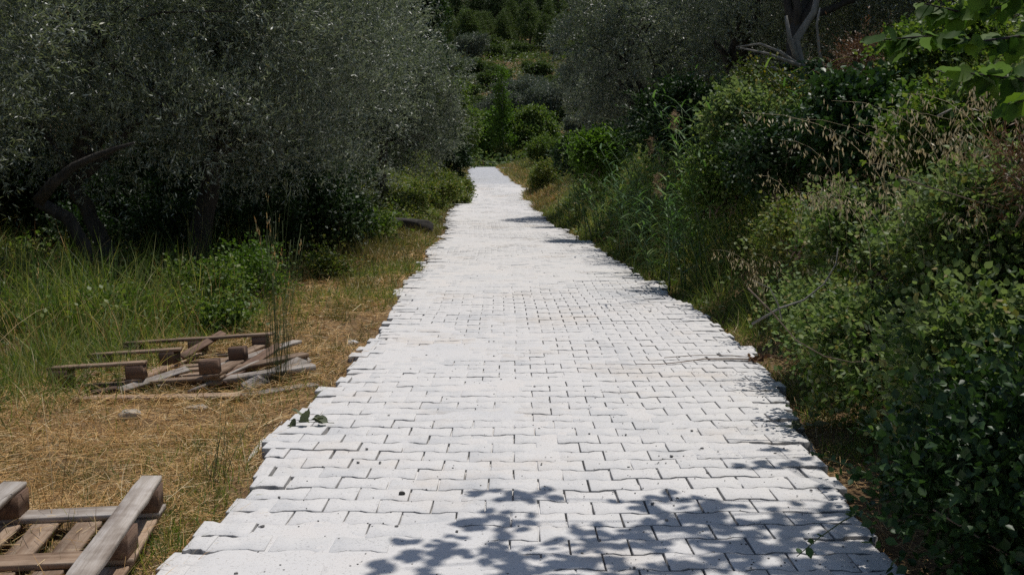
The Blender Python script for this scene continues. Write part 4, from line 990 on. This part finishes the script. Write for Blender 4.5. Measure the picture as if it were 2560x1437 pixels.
# dry twig lying across the paving
def road_litter():
    pts = [unz(a, b, 0) for a, b in [(1590, 912), (1650, 913), (1700, 908), (1760, 899), (1830, 898), (1890, 899), (1905, 902)]]
    P = np.array(pts); P[:, 2] = road_top(P[:, 0], P[:, 1]) + .012; a = Acc(); base = P[-1].copy(); a.tube(P - base, np.linspace(.002, .006, 7), 6)
    Q = np.array([unz(x, y, 0) for x, y in [(1660, 900), (1740, 893), (1830, 893), (1895, 899)]]); Q[:, 2] = road_top(Q[:, 0], Q[:, 1]) + .02; a.tube(Q - base, .0025, 5)
    t = thing('dry_twig', 'dry twig with a shrivelled leaf clump lying across the right of the paving', 'twig', base)
    a.build('stem', M['twig'], t)
    g = rng_(610); c = Acc(); n = 26; p = g.normal(size=(n, 3)) * [.05, .03, .012] + [-.02, 0, .015]; c.cl(T_SER, p, rand_dirs(g, n) * [1, 1, .4], rand_dirs(g, n) + [0, 0, .6], g.uniform(.03, .055, n), .03); c.build('leaves', M['rust'], t)
    for (px, py, lab, n, sc, seed) in [(775, 1062, 'wilted grey green leaves lying on the left edge pavers', 9, .10, 611), (1990, 1068, 'withered leaf spray on the right edge pavers', 8, .08, 612)]:
        g = rng_(seed); p = unz(px, py, 0); p[2] = float(road_top(p[0], p[1])) + .008; t = thing('wilted_leaves', lab, 'leaves', p)
        c = Acc(); q = g.normal(size=(n, 3)) * [.07, .03, 0] + [0, 0, .012]; c.cl(T_SER, q, unit(rand_dirs(g, n) * [1, .5, .25]), unit(rand_dirs(g, n) * .8 + [0, 0, .7]), g.uniform(.6, 1.1, n) * sc, sc * .5); c.build('blade', M['wilt'], t)
        a = Acc(); a.tube([[-.1, 0, .002], [0, .01, .006], [.12, .0, .003]], .0018, 5); a.build('stem', M['wilt'], t)
road_litter()
def sticks():
    g = rng_(620); p = unz(965, 620, -.08); a = Acc()
    for i in range(12):
        c = np.array([g.normal() * .08, g.normal() * .12, .03 + .012 * i]); d = unit(np.array([1, g.normal() * .18, g.normal() * .04])) * g.uniform(.25, .42); a.tube(limb(c - d, c + d, g, 5, .04), [.010, .009, .009, .008, .006], 6)
    o = a.build('stick_bundle', M['bark'], None, True); o.location = at(p[0], p[1]); tag(o, 'small heap of dark sticks in the dry grass near the stone block', 'sticks')
sticks()
p1 = und(1249, 412, 84); p2 = und(1268, 422, 74)
mx = (p1 + p2) / 2; L = float(np.linalg.norm(p2 - p1)); gb2 = rng_(3)
o = board('wooden_rail', 3.0, .12, .08, M['white'], None, (mx[0] + .35, 78, Hs(mx[0] + .35, 78) + .22), R(-72), gb2, R(1)); tag(o, 'pale straight rail lying in the verge at the far right end of the road', 'rail')
# ivy round the foot of the right olive with pale branches
g = rng_(630); t = thing('ivy_plant', 'ivy wrapped round the trunk of the pale branched olive', 'ivy', und(2003, 260, 13.5)); c = Acc(); n = 1500
hz = g.uniform(-.75, .55, n); th = g.uniform(0, 6.28, n); rr = .16 + .08 * g.random(n); P = np.stack([np.cos(th) * rr, np.sin(th) * rr, hz], -1)
c.cl(T_OVAL, P, unit(np.stack([np.cos(th) * .5, np.sin(th) * .5, -np.ones(n)], -1) + g.normal(size=(n, 3)) * .4), unit(np.stack([np.cos(th), np.sin(th), .5 * np.ones(n)], -1)), .07, .06); c.build('foliage', M['ivy'], t)
a = Acc(); a.tube([[.12, 0, -.7], [.02, -.12, -.2], [-.1, -.05, .2], [0, .1, .5]], .012, 6); a.build('stems', M['bark'], t)

# ------------------------------------------------------------------ the broadleaf tree overhead at the right: hangs into the picture and shades the paving
def hazel():
    g = rng_(700); base = np.array(at(3.7, 4.6)); t = thing('hazel_tree', 'broadleaf tree whose serrated leaves hang in at the top right and shade the paving', 'tree', base)
    a = Acc(); lf = Acc(); fork = base + [-.2, 0, 1.3]
    a.tube(limb(base - [0, 0, .3], fork, g, 6), np.linspace(.09, .07, 6), 9)
    def leaves(P, n, spread, size=.085, dirb=(0, 0, -.3)):
        Q = P + g.normal(size=(n, 3)) * spread; D = unit(g.normal(size=(n, 3)) * [1, 1, .5] + np.array(dirb)); Nn = unit(g.normal(size=(n, 3)) * .35 + [0, 0, 1.])
        s = size * g.uniform(.7, 1.2, n); lf.cl(T_SER, Q, D, Nn, s, s * .82)
    sh = [(1300, 1238, 100, 24), (1240, 1300, 110, 28), (1130, 1372, 150, 36), (1010, 1420, 90, 22), (1350, 1385, 150, 45), (1500, 1345, 120, 42), (1700, 1258, 150, 34), (1800, 1335, 230, 50), (2010, 1395, 250, 60),
          (2060, 1300, 150, 55), (1450, 1425, 200, 30), (1960, 1162, 130, 10), (1930, 1120, 50, 8), (2140, 1240, 60, 40), (1700, 1420, 250, 30), (2150, 1430, 200, 40), (1450, 1490, 500, 40), (2000, 1500, 400, 40)]
    hubs = [np.array([2.7, 4.9, 3.4]), np.array([2.2, 4.4, 3.3]), np.array([2.6, 4.0, 3.2])]
    for h in hubs: a.tube(limb(fork, h, g, 6), np.linspace(.045, .022, 6), 7)
    for (px, py, rx, ry) in sh:
        c = unz(px, py, 0); s = 2560 / c[1]; rxm = rx / s; rym = ry / (s * s * CH / 2560); hgt = g.uniform(2.75, 3.3)
        cc = c + np.array(SD) * (hgt / SD[2]); n = int(max(6, math.pi * rxm * rym / .0046 * 1.7))
        h = min(hubs, key=lambda q: np.linalg.norm(q - cc)); a.tube(limb(h, cc, g, 6, .1), np.linspace(.008, .003, 6), 5)
        th = g.uniform(0, 6.28, n); r_ = np.sqrt(g.random(n)); Q = cc + np.stack([np.cos(th) * r_ * rxm, np.sin(th) * r_ * rym, 0 * th], -1) + np.array(SD) * g.normal(size=(n, 1)) * .18
        D = unit(g.normal(size=(n, 3)) * [1, 1, .4]); Nn = unit(g.normal(size=(n, 3)) * .35 + np.array(SD)); s_ = .085 * g.uniform(.75, 1.2, n); lf.cl(T_SER, Q, D, Nn, s_, s_ * .82)
    # the rest of the crown, over the bank and out of the picture
    for k in range(16):
        c = np.array([g.uniform(2.6, 4.6), g.uniform(2.2, 3.5), g.uniform(3.0, 4.0)]); h = min(hubs, key=lambda q: np.linalg.norm(q - c)); a.tube(limb(h, c, g, 5, .1), np.linspace(.014, .004, 5), 5); leaves(c, 70, .26)
    # boughs hanging into view: (px, py, y) paths
    for path, nn0 in [([(2620, -60, 3.3), (2500, 20, 3.2), (2400, 30, 3.1), (2290, 5, 3.05)], 22), ([(2640, 20, 3.0), (2560, 90, 2.95), (2450, 105, 2.9), (2330, 90, 2.9), (2210, 100, 2.9)], 30),
                     ([(2650, 120, 2.8), (2560, 200, 2.75), (2470, 190, 2.75), (2380, 178, 2.8)], 20), ([(2660, 200, 2.7), (2590, 245, 2.65), (2520, 260, 2.65)], 12), ([(2680, -60, 2.9), (2560, -10, 2.9), (2440, -20, 2.9)], 14)]:
        nn = int(nn0 * 1.9); P = np.array([und(p[0], p[1], p[2]) for p in path]); a.tube(limb(hubs[2], P[0], g, 6, .05), np.linspace(.018, .007, 6), 6); a.tube(P, np.linspace(.006, .002, len(P)), 5)
        tl = g.random(nn) * (len(P) - 1); Q = np.stack([np.interp(tl, np.arange(len(P)), P[:, k]) for k in range(3)], -1); n = nn
        D = unit(g.normal(size=(n, 3)) * [.8, .5, .5] + [-.4, 0, -.45]); Nn = unit(g.normal(size=(n, 3)) * .4 + [-.1, -.45, .8]); s_ = .074 * g.uniform(.5, 1.2, n); lf.cl(T_SER, Q, D, Nn, s_, s_ * .8)
    for A_ in (a, lf): A_.V = [v - base for v in A_.V]
    a.build('trunk', M['bark'], t, True); lf.build('crown', M['hazel'], t)
hazel()
